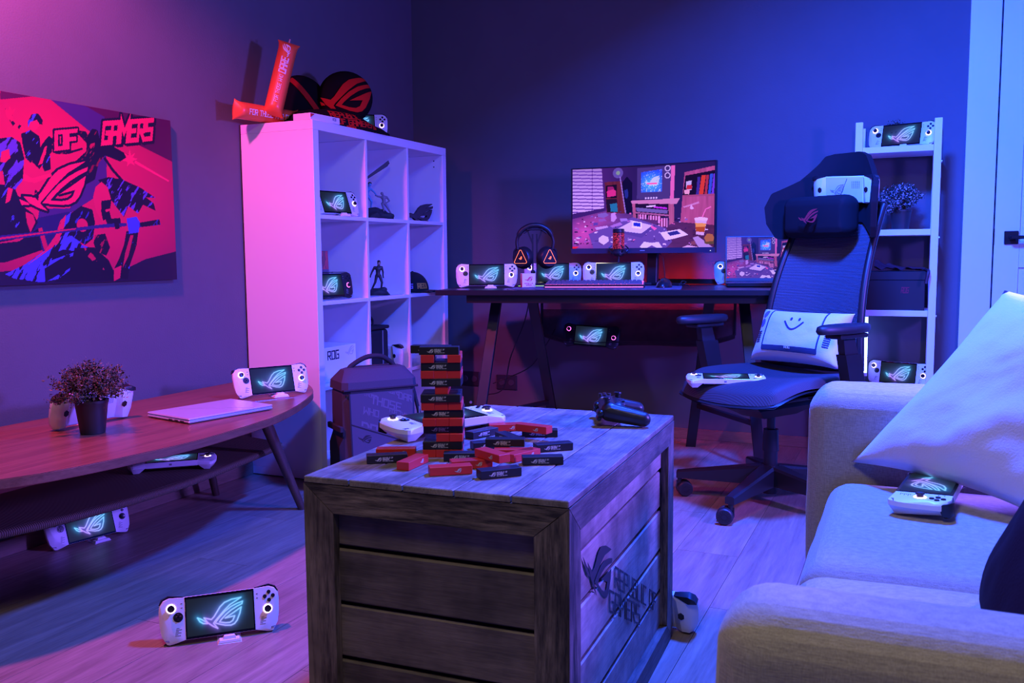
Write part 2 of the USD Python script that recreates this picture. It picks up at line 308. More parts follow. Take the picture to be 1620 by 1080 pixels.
for r in range(3):
    for k in range(3): part(cs, 'shelf_board', bx(.006, D - .0012, .0383 + k * (CW + .016), .0377 + k * (CW + .016) + CW, CELLZ[r] - .016, CELLZ[r], .0008), LAM)
part(cs, 'back_panel', bx(.001, .0055, .0385, SW - .0385, .0385, SH - .0385), LAM, smooth=False)
for zz in (1.405, 1.375): part(cs, 'peg_hole', cone((D - .05, SW - .0385, zz), (D - .05, SW - .0379, zz), .0035, n=10), M('hole_shade', (.02, .02, .02), .9))  # flat dark discs stand for the shade inside the holes

# ------------------------------------------------------------------ low bench with rounded front along the left wall
tb = thing('tv_bench', 'long low walnut bench with curved front and rope-wrapped lower shelf by the left wall', 'bench', xf((0, 0, 0)))
WALN = wood('walnut', (.115, .040, .022), (.27, .105, .058), (5, .22, 5), rough=.34, rings=6, fine=46, bump=.0003, vary=.05)
LEGW = wood('walnut_leg', (.05, .026, .018), (.11, .058, .04), (5, 5, .3), rough=.4, rings=5, fine=40, vary=.05)
front = spline([(.055, .80), (.28, .86), (.48, 1.10), (.662, 1.383), (.722, 1.546), (.757, 1.760), (.767, 1.960), (.736, 2.250), (.688, 2.421), (.612, 2.604), (.515, 2.780), (.360, 2.945), (.190, 3.002), (.055, 3.005)], 90)
top = Polygon([tuple(q) for q in front]).buffer(-.02).buffer(.02)
def slab(poly, z0, z1, c=.002):
    a = poly.buffer(-c); A = ext(poly, z1 - z0 - 2 * c, z0 + c); parts = [A]
    for z, up in ((z0, 1), (z1 - c, 0)): parts.append(ext(a, c, z))
    return cat_(parts)
part(tb, 'bench_top', slab(top, .395, .420), WALN, smooth=False)
for (fx, fy), (tx, ty) in (((.541, 2.658), (.495, 2.50)), ((.105, 2.690), (.125, 2.58)), ((.566, 1.410), (.525, 1.325)), ((.10, 1.35), (.125, 1.48))):
    part(tb, 'leg', cone((fx, fy, 0), (tx, ty, .3948), .0135, .0225, 24, .001), LEGW)
CORD = usdkit.material(stage, '/World/Looks/rope_wrap', {'t': ('texture_coordinate', {}), 'mp': ('mapping', dict(scale=(0, 1, 0))), 'w': ('wave_texture', dict(scale=60, distortion=.3, bands_direction='y')), 'rp': ('rgb_ramp', {'ramp': [(.2, (.055, .035, .02)), (.8, (.20, .14, .08))]}),
    'bp': ('bump', dict(strength=.8, distance=.0015)), 'p': ('principled_bsdf', dict(roughness=.6))}, [('t.object', 'mp.vector'), ('mp.vector', 'w.vector'), ('w.fac', 'rp.fac'), ('rp.color', 'p.base_color'), ('w.fac', 'bp.height'), ('bp.normal', 'p.normal')], surface='p.BSDF')
low = Polygon([(.10, 1.30), (.335, 1.30), (.42, 1.56), (.46, 1.72), (.480, 1.91), (.478, 2.16), (.440, 2.45), (.394, 2.72), (.10, 2.785)]).buffer(.012)
edge = np.array(low.exterior.coords)
part(tb, 'lower_shelf', slab(low, .206, .226, .006), CORD, smooth=False)
part(tb, 'shelf_rail', tube([(.335, 1.31, .214), (.427, 1.55, .214), (.468, 1.71, .214), (.490, 1.91, .214), (.488, 2.16, .214), (.448, 2.45, .214), (.402, 2.72, .214)], .0125, 10, 80), CORD, smooth=50)

# ------------------------------------------------------------------ wooden crate used as a table
CRT = xf((1.611, 1.2691, 0), 2.378); CX, CY, CH = .4903, .8011, .5451
cr = thing('crate', 'large weathered plank crate with mitred frames used as coffee table mid room', 'crate', CRT)
W_F = wood('crate_frame', (.020, .0145, .010), (.150, .112, .080), (1.2, 1.2, 1.2), rough=.62, rings=9, fine=70, bump=.0014, contrast=(.36, .66), vary=.15)
def grainy(nm, dark, light, sc, **kw): return wood(nm, dark, light, sc, rough=.6, bump=.0012, vary=.22, blotch=9, dirt=.62, **kw)
FRX = grainy('crate_frame_x', (.022, .016, .011), (.30, .225, .165), (.55, 6, 6), rings=3.4, fine=30, contrast=(.41, .60))
FRZ = grainy('crate_frame_z', (.022, .016, .011), (.30, .225, .165), (6, 6, .55), rings=3.4, fine=30, contrast=(.41, .60))
FRY = grainy('crate_frame_y', (.05, .036, .027), (.27, .21, .155), (6, .55, 6), rings=3.4, fine=34, contrast=(.34, .68))
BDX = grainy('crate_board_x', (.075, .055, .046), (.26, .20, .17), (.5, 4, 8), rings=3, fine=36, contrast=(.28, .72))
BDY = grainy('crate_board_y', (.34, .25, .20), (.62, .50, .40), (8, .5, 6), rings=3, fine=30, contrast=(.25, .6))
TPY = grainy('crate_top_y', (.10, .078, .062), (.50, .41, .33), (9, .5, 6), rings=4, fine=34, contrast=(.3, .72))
FW, FT = .060, .018
def mitre(x0, x1, z0, z1, w, which):
    i0, i1, j0, j1 = x0 + w, x1 - w, z0 + w * .85, z1 - w * .85
    return Polygon({'top': [(x0, z1), (x1, z1), (i1, j1), (i0, j1)], 'bottom': [(x0, z0), (x1, z0), (i1, j0), (i0, j0)], 'left': [(x0, z0), (i0, j0), (i0, j1), (x0, z1)], 'right': [(x1, z0), (x1, z1), (i1, j1), (i1, j0)]}[which]).buffer(-.0006, join_style='mitre')
def face(nm, L, to, fh, fv, bd, zs, flip=False):
    for wch in ('top', 'bottom', 'left', 'right'):
        g = prism(mitre(0, L, 0, CH - .012, FW, wch), 0, FT); g.apply_transform(to); part(cr, 'frame_bar', g, fh if wch in ('top', 'bottom') else fv, smooth=False)
    for z0, z1 in zip(zs[:-1], zs[1:]):
        d = rng.uniform(0, .003); g = bx(FW * .6, L - FW * .6, FT * .95 + d, FT * .95 + .012, z0 + .0035, z1 - .0035, .003); g.apply_transform(to); part(cr, 'board', g, bd, smooth=False)
ZF = [.03, .113, .215, .316, .418, .50]
I4 = np.eye(4)
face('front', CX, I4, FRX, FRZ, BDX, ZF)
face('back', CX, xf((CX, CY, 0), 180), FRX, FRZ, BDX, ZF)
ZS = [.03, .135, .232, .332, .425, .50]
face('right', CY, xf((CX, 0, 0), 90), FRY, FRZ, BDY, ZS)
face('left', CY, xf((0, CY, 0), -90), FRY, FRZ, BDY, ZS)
xs = [0, .092, .196, .291, .392, CX]
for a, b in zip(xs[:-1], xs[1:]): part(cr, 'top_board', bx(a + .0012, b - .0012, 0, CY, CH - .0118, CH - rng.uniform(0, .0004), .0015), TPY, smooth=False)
part(cr, 'lining', bx(.034, CX - .034, .034, CY - .034, .004, CH - .0125), M('crate_dark_core', (.03, .022, .016), .9), smooth=False)  # dark block added inside so the gaps between boards read dark
STENCIL = M('stencil_paint', (.028, .026, .032), .6)
def onside(g, f):
    """drawing (v, z) onto the recessed right boards"""
    m = ext(g, .0005); V = m.vertices; m.vertices = np.stack([np.full(len(V), CX - FT * .95 + .0004) + V[:, 2], V[:, 0], V[:, 1]], 1); return m
g = affinity.affine_transform(logo(), [.187, 0, -.105, .178, .125, .363]); part(cr, 'stencil_emblem', onside(g, 0), STENCIL, smooth=False)
g1 = text('REPUBLIC OF', 1, .11); s1 = .363 / width(g1); g1 = affinity.affine_transform(g1, [s1, 0, -.51 * s1, .040, .333, .288])
g2 = text('GAMERS', 1, .12); s2 = .245 / width(g2); g2 = affinity.affine_transform(g2, [s2, 0, -.50 * s2, .040, .296, .254])
part(cr, 'stencil_lettering', onside(g1, 0), STENCIL, smooth=False); part(cr, 'stencil_lettering', onside(g2, 0), STENCIL, smooth=False)
# ------------------------------------------------------------------ handheld game consoles
SHELLW = M('shell_white', (.76, .75, .75), .38); SHELLB = M('shell_black', (.016, .014, .018), .42)
KEYB = M('key_black', (.012, .012, .014), .32); GLASS = M('screen_glass', (.006, .006, .008), .07, spec=.6); GREYP = M('grey_print', (.22, .21, .24), .5)
RING = M('lit_ring', (.8, .7, .8), .4, emit=(1.0, .55, .85), es=4.2); RINGP = M('lit_ring_violet', (.3, .1, .3), .4, emit=(.85, .12, .62), es=3.0)
INKSCR = ink('console_display', 1.15, .4)
LG = logo(); LGL = LG.boundary
def neon(X, Y):
    """glowing outline emblem on a dark blue haze, W .155 H .087"""
    k = .106; x0, y0 = .0245, .0105; U, V = (X - x0) / k, (Y - y0) / k
    ln = dist(LGL, U, V); ins = inside(LG, U, V)
    hue = np.clip(U * .9 + V * .75 - .18, 0, 1)[..., None]
    col = (1 - hue) * np.array([.32, .06, .95]) + hue * np.array([.05, .42, 1.0])
    fw = np.clip((.20 - U) / .12, 0, 1)[..., None]; col = col * (1 - fw) + fw * np.array([.05, .45, 1.0])
    r = np.hypot((X - .078) / .075, (Y - .045) / .045)[..., None]
    bg = np.array([.008, .012, .020]) + np.exp(-r ** 2 * 2.6) * np.array([.022, .045, .17])
    glow = np.exp(-(ln / .055) ** 1.1)[..., None] * col * .36
    core = np.exp(-(ln / .0145) ** 2)[..., None] * (col * .75 + .16)
    return bg + glow + core + ins[..., None] * col * .15
def outline():
    L = [(-.0805, .108), (-.118, .1105), (-.131, .106), (-.1385, .095), (-.1405, .078), (-.139, .045), (-.135, .022), (-.124, .003), (-.118, .0005), (-.108, .0015), (-.0805, .0075)]
    return L + [(-x, z) for x, z in L[::-1]]
def console_shell():
    O = outline(); left = [p for p in O if p[0] < 0]; ms = []
    core_ = [(-.0815, .108), (.0815, .108), (.0815, .0078), (-.0815, .0078)]
    def lay(P, y, k):
        g = Polygon(P).buffer(-k, join_style='mitre') if k > 0 else Polygon(P); return [(a, y, b) for a, b in g.exterior.coords]
    ms.append(m3.Manifold.hull_points(np.array(lay(core_, 0, .001) + lay(core_, .0015, 0) + lay(core_, .017, 0) + lay(core_, .020, .004))))
    for s in (-1, 1):
        P = [(s * abs(a), b) for a, b in left]
        front = [(a, .0, b) for a, b in [(s * .0805, .107), (s * .116, .1085), (s * .129, .103), (s * .1345, .09), (s * .135, .072), (s * .118, .030), (s * .100, .010), (s * .0805, .0095)]]
        mid = [(a, .007, b) for a, b in P]; deep = [(a, .016, b) for a, b in P]
        back = [(s * .0805, .020, .104), (s * .090, .028, .100), (s * .112, .031, .098), (s * .128, .026, .090), (s * .130, .028, .040), (s * .118, .034, .012), (s * .100, .033, .012), (s * .088, .024, .016)]
        ms.append(m3.Manifold.hull_points(np.array(front + mid + deep + back)))
    return tm(m3.Manifold.batch_boolean(ms, m3.OpType.Add))
def disc(x, z, y, r, h, n=20, dome_=0): return cone((x, y, z), (x, y - h, z), r, r - dome_, n)
def hexa(x, z, r, y, h): return moved(upright(ext(Polygon([(r * math.cos(a) * .8, r * math.sin(a)) for a in np.radians([30, 90, 150, 210, 270, 330])]), h)), (x, y + h, z))
def console(mat4, label, group=None, dark=False, lit=True):
    shell, key = (SHELLB, KEYB) if dark else (SHELLW, KEYB)
    c = thing('handheld_console', label, 'game console', mat4, group)
    part(c, 'shell', console_shell(), shell, smooth=25)
    part(c, 'screen_glass', bx(-.0805, .0805, -.0012, .0005, .0085, .1075, .0006), GLASS)
    canvas(c, 'display', .155, .0875, 124, 70, neon, INKSCR, xf((-.0775, -.0014, .0143)))
    ring = RINGP if dark else (RING if lit else KEYB)
    for x, z in ((-.112, .0845), (.112, .0555)):
        s = part(c, 'thumbstick', cat_([disc(x, z, .0, .0062, .006), lathe([(0, 0), (.0078, 0), (.0082, .0012), (.0074, .0026), (.0035, .0018), (0, .0018)], 20).apply_transform(STAND).apply_translation((x, -.006, z))]), key, smooth=40)
        part(s, 'light_ring', lathe([(.0076, 0), (.0112, 0), (.0108, .0016), (.0080, .0016), (.0076, 0)], 28).apply_transform(STAND).apply_translation((x, .0002, z)), ring)
    part(c, 'direction_pad', cat_([disc(-.0965, .063, .0004, .0112, .0014, 24), bx(-.1045, -.0885, -.0030, -.0008, .0602, .0658, .0006), bx(-.0993, -.0937, -.0030, -.0008, .055, .071, .0006)]), key)
    for dx, dz in ((0, .0098), (0, -.0098), (.0098, 0), (-.0098, 0)): part(c, 'action_button', disc(.1165 + dx, .0855 + dz, .0004, .0050, .0026, 16, .0008), key)
    for s in (-1, 1):
        part(c, 'speaker_slots', cat_([bx(s * .0985 - .0065 + .0008 * k, s * .0985 + .0065 + .0008 * k - (.0065 if k % 2 else 0), -.0004, .0004, .0195 + .0034 * k, .0210 + .0034 * k) for k in range(6)]), GREYP, smooth=False)
        part(c, 'shoulder_button', hull([(s * .083, .003, .1085), (s * .083, .02, .109), (s * .118, .003, .1135), (s * .118, .026, .1145), (s * .133, .003, .107), (s * .135, .028, .108), (s * .1395, .004, .096), (s * .1395, .026, .096), (s * .1350, .012, .090), (s * .083, .006, .104), (s * .120, .034, .100)]), key, smooth=40)
        part(c, 'back_paddle', hexa(s * .1005, .058, .0105, .0290, .004), key)
        part(c, 'grip_inlay', moved(upright(ext(Polygon([(s * .131, .0125), (s * .118, .0068), (s * .1185, .0115)]), .0005)), (0, .0045, 0)), GREYP, smooth=False)
    part(c, 'small_keys', cat_([bx(s * .088 - .002, s * .088 + .002, -.0007, .0004, z, z + .0022, .0004) for s in (-1, 1) for z in (.093, .083)]), GREYP)
    part(c, 'back_emblem', moved(affinity_back(), (.02, .0206, .040)), GREYP, smooth=False)
    part(c, 'vent', cat_([bx(-.066 + .004 * k, -.0645 + .004 * k, .0196, .0204, .062 + .0035 * j, .0645 + .0035 * j) for k in range(9) for j in range(8)]), GREYP, smooth=False)
    part(c, 'back_slash', moved(upright(ext(LineString([(-.012, .098), (.018, .030)]).buffer(.0009), .0006)), (0, .0207, 0)), KEYB, smooth=False)
    part(c, 'usb_port', bx(-.008, .0005, .006, .012, .0070, .0081, .0005), GREYP, smooth=False)
    return c
def affinity_back():
    m = upright(ext(affinity.scale(LG.boundary.buffer(.012), -.06, .06, origin=(0, 0)), .0005)); m.apply_translation((.04, 0, 0)); return m
CON = []
def put_console(loc, yaw, tilt, label, roll=0, group=None):
    m = xf(loc, yaw, tilt, roll)
    if not CON: CON.append(console(m, label, group)); return CON[0]
    return dup(CON[0], 'handheld_console', label, m, group)
# little white prop stands
STN = []
def stand_mesh():
    return hull([(-.028, -.026, 0), (.028, -.026, 0), (.028, .044, 0), (-.028, .044, 0), (-.025, -.024, .003), (.025, -.024, .003), (.025, .042, .003), (-.025, .042, .003)])
def put_stand(m, label, group=None):
    if not STN:
        s = thing('console_stand', label, 'stand', m, group)
        part(s, 'base', stand_mesh(), SHELLW); part(s, 'lip', cat_([hull([(x * k, y, z) for z, k, y0, y1 in ((.0031, .026, -.025, -.004), (.0080, .023, -.023, -.004)) for x in (-1, 1) for y in (y0, y1)]), hull([(x * k, y, z) for z, k, y0, y1 in ((.0081, .0155, -.018, -.0045), (.0150, .012, -.016, -.0055)) for x in (-1, 1) for y in (y0, y1)])]), SHELLW)
        part(s, 'back_prop', hull([(x * .015, y, z) for z, y0, y1 in ((.0031, .029, .043), (.036, .0395, .0435)) for x in (-1, 1) for y in (y0, y1)]), SHELLW)
        STN.append(s); return s
    return dup(STN[0], 'console_stand', label, m, group)
def standing(x, y, z, yaw, label, slabel, tilt=-18, dx=.018):
    put_console((x, y, z + .0050), yaw, tilt, label)
    a = math.radians(yaw); put_stand(xf((x + dx * math.cos(a), y + dx * math.sin(a), z + .0002), yaw), slabel)
standing(1.068, 1.643, 0, 44.3, 'white handheld console on the wooden floor left of the crate, emblem lit on screen', 'small white prop stand under the console on the open floor left of the crate')
console(xf((.146, 2.075, .005), 77.8, -18), 'white handheld console with unlit sticks on the floor beneath the low bench', lit=False); put_stand(xf((.150, 2.093, .0002), 77.8), 'small white prop stand on the floor beneath the bench')
standing(.462, 2.620, .420, 59.5, 'white handheld console on the right end of the bench top behind the closed laptop', 'small white prop stand at the rounded right end of the bench top')
standing(SX0 + .335, 3.225, CELLZ[0], 80, 'white handheld console in the top row cell of the cube shelf nearest the camera', 'small white prop stand in the top row cell of the cube shelf', -20)
DZ = .778
standing(.805, 3.700, DZ, 25, 'white handheld console at the left end of the black desk', 'small white prop stand at the left end of the desk', -17)
put_console((.965, 4.110, DZ + .003), 21, -14, 'white handheld console behind the small red and white box on the desk')
put_console((1.3225, 3.955, DZ + .006), 18, -12, 'white handheld console behind the keyboard, below the monitor and microphone')
standing(2.499, 4.330, 1.3745, -14.9, 'white handheld console on the topmost board of the white ladder rack', 'small white prop stand on the topmost board of the ladder rack', -17)
put_console((2.517, 4.372, .3275), -22, -10, 'white handheld console on the lowest visible board of the ladder rack behind the sofa arm')
put_console((1.848, 4.322, DZ + .003), 13, -10, 'white handheld console half hidden behind the open laptop on the desk')
put_console((1.709, 1.676, CH + .0345), 61, -87.5, 'white handheld console lying flat on the crate behind the block tower')
put_console((.378, 2.195, .2265 + .0345), 42, -89, 'white handheld console lying flat on the lower shelf of the bench')
# drawings (metres on the sheet, or fractions of a screen's width)
POSTER = {'dark_top': ((.312,.617),(.308,.564),(.44,.595),(.582,.59),(.68,.53),(1.023,.432),(1.034,.621)), 'dark_bot': ((.147,-.028),(.273,.043),(.405,.051),(.731,.034),(.848,.077),(1.037,.112),(1.028,-.045)), 'navy_mid': ((.464,.603),(.583,.601),(.696,.564),(.694,.318),(.509,.214),(.415,.211),(.422,.241),(.536,.246),(.619,.376),(.652,.495)), 'navy_low': ((.415,.211),(.535,.236),(.504,.132),(.431,.101),(.367,.156)), 'hair': ((.656,.347),(.702,.361),(.764,.355),(.84,.333),(.912,.299),(.862,.301),(.899,.28),(.907,.253),(.848,.273),(.823,.24),(.781,.265),(.759,.225),(.733,.254),(.713,.275),(.68,.317)), 'face': ((.644,.323),(.669,.342),(.694,.326),(.708,.279),(.693,.22),(.666,.206),(.641,.24),(.631,.288)), 'faceshade': ((.665,.277),(.708,.284),(.701,.253),(.679,.248),(.69,.22),(.668,.209),(.662,.241)), 'beard': ((.67,.235),(.697,.244),(.704,.218),(.742,.222),(.746,.189),(.686,.196)), 'pauldron': ((.521,.179),(.539,.23),(.581,.256),(.626,.246),(.634,.203),(.623,.148),(.588,.126),(.544,.151)), 'coat': ((.289,.035),(.361,.065),(.436,.109),(.477,.158),(.496,.203),(.54,.234),(.536,.171),(.578,.126),(.654,.105),(.624,.047),(.497,.018),(.413,.006),(.318,.021)), 'coat_fold1': ((.459,.097),(.503,.111),(.556,.105),(.501,.09),(.457,.076)), 'coat_fold2': ((.428,.05),(.489,.08),(.576,.096),(.523,.049),(.429,.006)), 'coat_hi': ((.477,.158),(.496,.203),(.52,.225),(.507,.173),(.485,.131),(.407,.085),(.372,.065),(.431,.105)), 'legs': ((.547,.117),(.628,.118),(.684,.074),(.718,.005),(.46,.005),(.523,.042)), 'strap': ((.582,.122),(.617,.096),(.666,.04),(.64,.049),(.596,.09)), 'bracer': ((.631,.16),(.674,.166),(.692,.118),(.674,.09),(.633,.105),(.624,.133)), 'forearm': ((.767,.176),(.822,.182),(.81,.127),(.777,.06),(.763,.006),(.718,.012),(.698,.035),(.728,.078),(.753,.127)), 'forearm_hi': ((.784,.163),(.798,.163),(.771,.089),(.743,.047),(.757,.1)), 'hand': ((.77,.221),(.816,.229),(.83,.209),(.822,.173),(.778,.167)), 'elbow': ((.704,.045),(.738,.056),(.729,.012),(.701,.001)), 'blade': ((.198,.144),(.28,.153),(.483,.174),(.686,.2),(.769,.205),(.769,.194),(.632,.182),(.411,.153),(.279,.137),(.197,.127)), 'blade_hi': ((.198,.138),(.28,.147),(.556,.182),(.556,.178),(.28,.141)), 'hilt': ((.824,.207),(.923,.223),(.928,.203),(.826,.191)), 'guard': ((.714,.206),(.736,.211),(.737,.184),(.718,.182)), 'w_hair': ((.218,.427),(.3,.447),(.339,.456),(.368,.442),(.378,.396),(.369,.327),(.341,.296),(.307,.302),(.302,.351),(.209,.306)), 'w_face': ((.302,.408),(.328,.418),(.33,.391),(.312,.375),(.295,.377)), 'w_body': ((.209,.306),(.312,.309),(.341,.296),(.36,.248),(.398,.224),(.414,.197),(.394,.169),(.322,.14),(.197,.12)), 'w_arm': ((.366,.352),(.401,.335),(.471,.356),(.475,.347),(.411,.32),(.369,.325)), 'w_hi': ((.321,.326),(.332,.295),(.321,.26),(.304,.251),(.315,.294)), 'w_thigh': ((.372,.229),(.398,.22),(.405,.197),(.385,.164),(.374,.196)), 'w_leg': ((.197,.12),(.343,.136),(.413,.177),(.422,.109),(.362,.091),(.296,.072),(.193,.064)), 'w_leg2': ((.413,.177),(.427,.181),(.446,.117),(.431,.109)), 'y_head': ((.404,.516),(.436,.524),(.439,.504),(.424,.485),(.406,.485)), 'y_hair': ((.399,.511),(.414,.535),(.437,.54),(.452,.522),(.45,.506),(.439,.508),(.431,.519),(.408,.51),(.398,.492)), 'y_body': ((.372,.469),(.406,.485),(.437,.469),(.438,.425),(.399,.382),(.383,.396),(.376,.431)), 'y_arm': ((.384,.482),(.349,.484),(.334,.507),(.326,.517),(.341,.527),(.35,.501),(.38,.493)), 'y_hand': ((.326,.517),(.323,.539),(.333,.533),(.339,.549),(.344,.535),(.357,.544),(.345,.52)), 'y_leg': ((.404,.387),(.449,.45),(.472,.475),(.485,.466),(.48,.425),(.455,.399),(.43,.365)), 'y_leghi': ((.453,.435),(.463,.444),(.45,.387),(.426,.377)), 'y_boot': ((.453,.411),(.472,.413),(.472,.368),(.448,.359),(.44,.378)), 'm_body': ((.621,.494),(.643,.517),(.664,.516),(.672,.483),(.735,.464),(.795,.443),(.754,.418),(.69,.433),(.662,.405),(.643,.348),(.606,.329),(.62,.393),(.569,.376),(.549,.387),(.613,.439)), 'm_arm': ((.508,.493),(.552,.506),(.614,.506),(.641,.475),(.619,.464),(.588,.49),(.527,.487)), 'm_chain': ((.489,.426),(.543,.432),(.598,.45),(.6,.444),(.542,.423),(.494,.419)), 'm_chain2': ((.69,.429),(.725,.389),(.767,.353),(.758,.346),(.714,.384),(.682,.422)), 'm_hi': ((.63,.465),(.651,.472),(.638,.428),(.6,.4),(.617,.435)), 'star': ((.799,.466),(.804,.444),(.824,.455),(.812,.438),(.834,.434),(.811,.425),(.819,.41),(.799,.417),(.784,.403),(.785,.42),(.763,.423),(.783,.433),(.773,.45),(.792,.443)), 'ray': ((.823,.428),(.981,.368),(.975,.363),(.816,.419)), 'blob_w': ((.41,.3),(.425,.293),(.419,.265),(.406,.276))}
ROOMART = {'floor': ((-.007,.212),(.229,.265),(.429,.233),(.758,.171),(1.009,.145),(1.009,-.014),(-.014,-.012)), 'blinds': ((.0,.578),(.207,.562),(.225,.285),(.0,.245)), 'sill': ((-.007,.248),(.229,.283),(.229,.263),(-.007,.21)), 'case': ((.227,.465),(.318,.468),(.366,.463),(.373,.241),(.243,.252)), 'case_in1': ((.235,.44),(.313,.446),(.315,.352),(.236,.354)), 'shoe': ((.243,.397),(.272,.425),(.308,.402),(.308,.367),(.247,.36)), 'shoe2': ((.247,.433),(.286,.433),(.297,.415),(.25,.404)), 'case_in2': ((.237,.345),(.315,.345),(.322,.25),(.246,.256)), 'teal': ((.265,.31),(.315,.317),(.322,.253),(.272,.258)), 'skate': ((.351,.457),(.386,.498),(.422,.454),(.423,.335),(.422,.25),(.393,.237),(.379,.252),(.358,.365)), 'rabbit': ((.366,.407),(.376,.403),(.386,.413),(.393,.399),(.397,.364),(.386,.343),(.372,.354)), 'pole': ((.333,.5),(.34,.5),(.381,.245),(.373,.243)), 'tv': ((.458,.55),(.7,.556),(.688,.319),(.456,.339)), 'tvscreen': ((.485,.52),(.632,.535),(.634,.382),(.485,.384)), 'post': ((.697,.556),(.724,.555),(.717,.33),(.69,.331)), 'stand_in': ((.44,.309),(.687,.301),(.687,.208),(.447,.207)), 'stand_top': ((.412,.328),(.76,.333),(.737,.295),(.422,.308)), 'leg1': ((.423,.31),(.445,.309),(.452,.197),(.432,.206)), 'leg2': ((.678,.302),(.718,.3),(.722,.172),(.687,.156)), 'mid': ((.447,.251),(.687,.224),(.687,.212),(.447,.241)), 'vcr': ((.449,.281),(.676,.255),(.672,.232),(.456,.254)), 'mag': ((.571,.285),(.668,.274),(.672,.262),(.578,.274)), 'tape': ((.522,.289),(.587,.294),(.59,.283),(.526,.278)), 'bk1': ((.464,.235),(.526,.229),(.524,.197),(.464,.203)), 'bk2': ((.538,.224),(.627,.216),(.622,.187),(.538,.195)), 'stack': ((.608,.203),(.672,.202),(.675,.138),(.605,.147)), 'bcase': ((.79,.504),(1.009,.536),(1.016,.144),(.764,.171)), 'bc_in': ((.797,.481),(1.009,.507),(1.001,.348),(.78,.352)), 'bc_shelf': ((.778,.353),(1.005,.35),(1.005,.336),(.777,.341)), 'b1': ((.881,.468),(.9,.467),(.891,.352),(.871,.353)), 'b2': ((.908,.476),(.938,.476),(.921,.353),(.891,.352)), 'b3': ((.941,.477),(.959,.478),(.947,.353),(.93,.352)), 'b4': ((.966,.482),(.987,.482),(.973,.352),(.954,.353)), 'b5': ((.991,.482),(1.005,.481),(.994,.353),(.977,.352)), 'robot': ((.803,.443),(.841,.445),(.837,.416),(.844,.403),(.84,.383),(.805,.384),(.801,.405)), 'robot2': ((.807,.417),(.841,.416),(.843,.39),(.805,.39)), 'mug': ((.79,.387),(.828,.386),(.824,.356),(.791,.357)), 'stk': ((.78,.274),(.891,.305),(.894,.293),(.791,.267)), 'stk2': ((.83,.262),(.838,.286),(.86,.257),(.838,.255)), 'cup': ((.866,.19),(.95,.185),(.928,.078),(.874,.087)), 'coffee': ((.868,.163),(.943,.158),(.931,.099),(.873,.106)), 'lid': ((.861,.196),(.908,.203),(.956,.192),(.951,.176),(.864,.181)), 'straw': ((.913,.2),(.936,.254),(.974,.27),(.977,.263),(.941,.249),(.92,.198)), 'burger': ((.93,.063),(.951,.09),(.987,.086),(1.001,.062),(.994,.041),(.944,.035)), 'bun': ((.93,.043),(1.001,.045),(1.0,.021),(.937,.022)), 'wrap': ((.851,.065),(.887,.075),(.951,.028),(.994,-.003),(.894,-.001)), 'fry': ((.78,.002),(.819,.016),(.887,.002),(.883,-.008),(.78,-.007)), 'fry2': ((.838,.038),(.866,.043),(.878,.019),(.844,.017)), 'rug': ((.114,.103),(.429,.215),(.665,.132),(.708,.04),(.658,-.007),(.15,-.006)), 'box': ((.322,.136),(.429,.19),(.568,.154),(.488,.1),(.336,.122)), 'box_side': ((.322,.136),(.488,.1),(.568,.154),(.568,.134),(.491,.069),(.325,.111)), 'phone': ((.428,.186),(.491,.178),(.491,.14),(.428,.152)), 'phone_s': ((.433,.178),(.482,.173),(.482,.146),(.433,.154)), 'phone_base': ((.422,.151),(.495,.142),(.486,.132),(.419,.142)), 'pad': ((.621,.104),(.76,.124),(.821,.085),(.722,.061),(.66,.05)), 'pad_s': ((.671,.102),(.742,.115),(.768,.093),(.695,.08)), 'gp': ((.478,.007),(.508,.043),(.565,.034),(.612,.041),(.639,.001),(.608,-.005),(.565,.017),(.508,-.01)), 'mouse': ((.186,.073),(.215,.094),(.255,.078),(.258,.05),(.222,.024),(.187,.045)), 'mouse_s': ((.187,.047),(.222,.024),(.207,.021),(.185,.038)), 'cable': ((.272,.05),(.293,.041),(.336,.07),(.34,.065),(.293,.034),(.269,.044)), 's1': ((.179,.244),(.236,.252),(.258,.234),(.222,.214),(.182,.222)), 's2': ((.272,.244),(.3,.251),(.315,.211),(.293,.184),(.272,.191)), 's3': ((.147,.181),(.182,.183),(.179,.164),(.15,.162)), 's4': ((.157,.148),(.243,.16),(.258,.148),(.172,.13)), 's5': ((.265,.156),(.336,.182),(.358,.164),(.286,.146)), 's6': ((.186,.208),(.229,.21),(.243,.192),(.186,.189)), 's7': ((.336,.207),(.386,.209),(.393,.191),(.343,.186)), 's8': ((.558,.154),(.601,.133),(.583,.12),(.559,.139)), 'red': ((-.021,.016),(.043,.013),(.007,-.012),(-.021,-.012))}
# ------------------------------------------------------------------ poster on the left wall
CRIM, DEEP, NAVY, BLU, INKK = np.array([.66, .012, .07]), np.array([.10, .006, .05]), np.array([.020, .016, .085]), np.array([.055, .075, .52]), np.array([.010, .006, .018])
def paint_layers(layers, base):
    def f(X, Y):
        C = base(X, Y)
        for g, col in layers:
            k = inside(g, X, Y); C[k] = col(X, Y)[k] if callable(col) else col
        return C
    return f
PG = {k: Polygon(v).buffer(0) for k, v in POSTER.items()}
def pbase(X, Y):
    t = np.clip(1.15 - ((X - .62) / .62) ** 2 - ((Y - .30) / .42) ** 2, 0, 1)[..., None]; dots = (.5 + .5 * np.sin(X * 900) * np.sin(Y * 900))[..., None]
    return DEEP * (1 - t) + CRIM * t * (.92 + .08 * dots)
def soft(col, k):  # printed hatching over a figure
    def f(X, Y):
        h = (meshkit.fbm(np.stack([(X * .8 - Y * .6) * 95, (X * .6 + Y * .8) * 22, X * 0 + k], -1), 4, 5)[..., None] - .5) * 4.2
        return np.where(h > k, np.asarray(col) * 1.0, INKK)
    return f
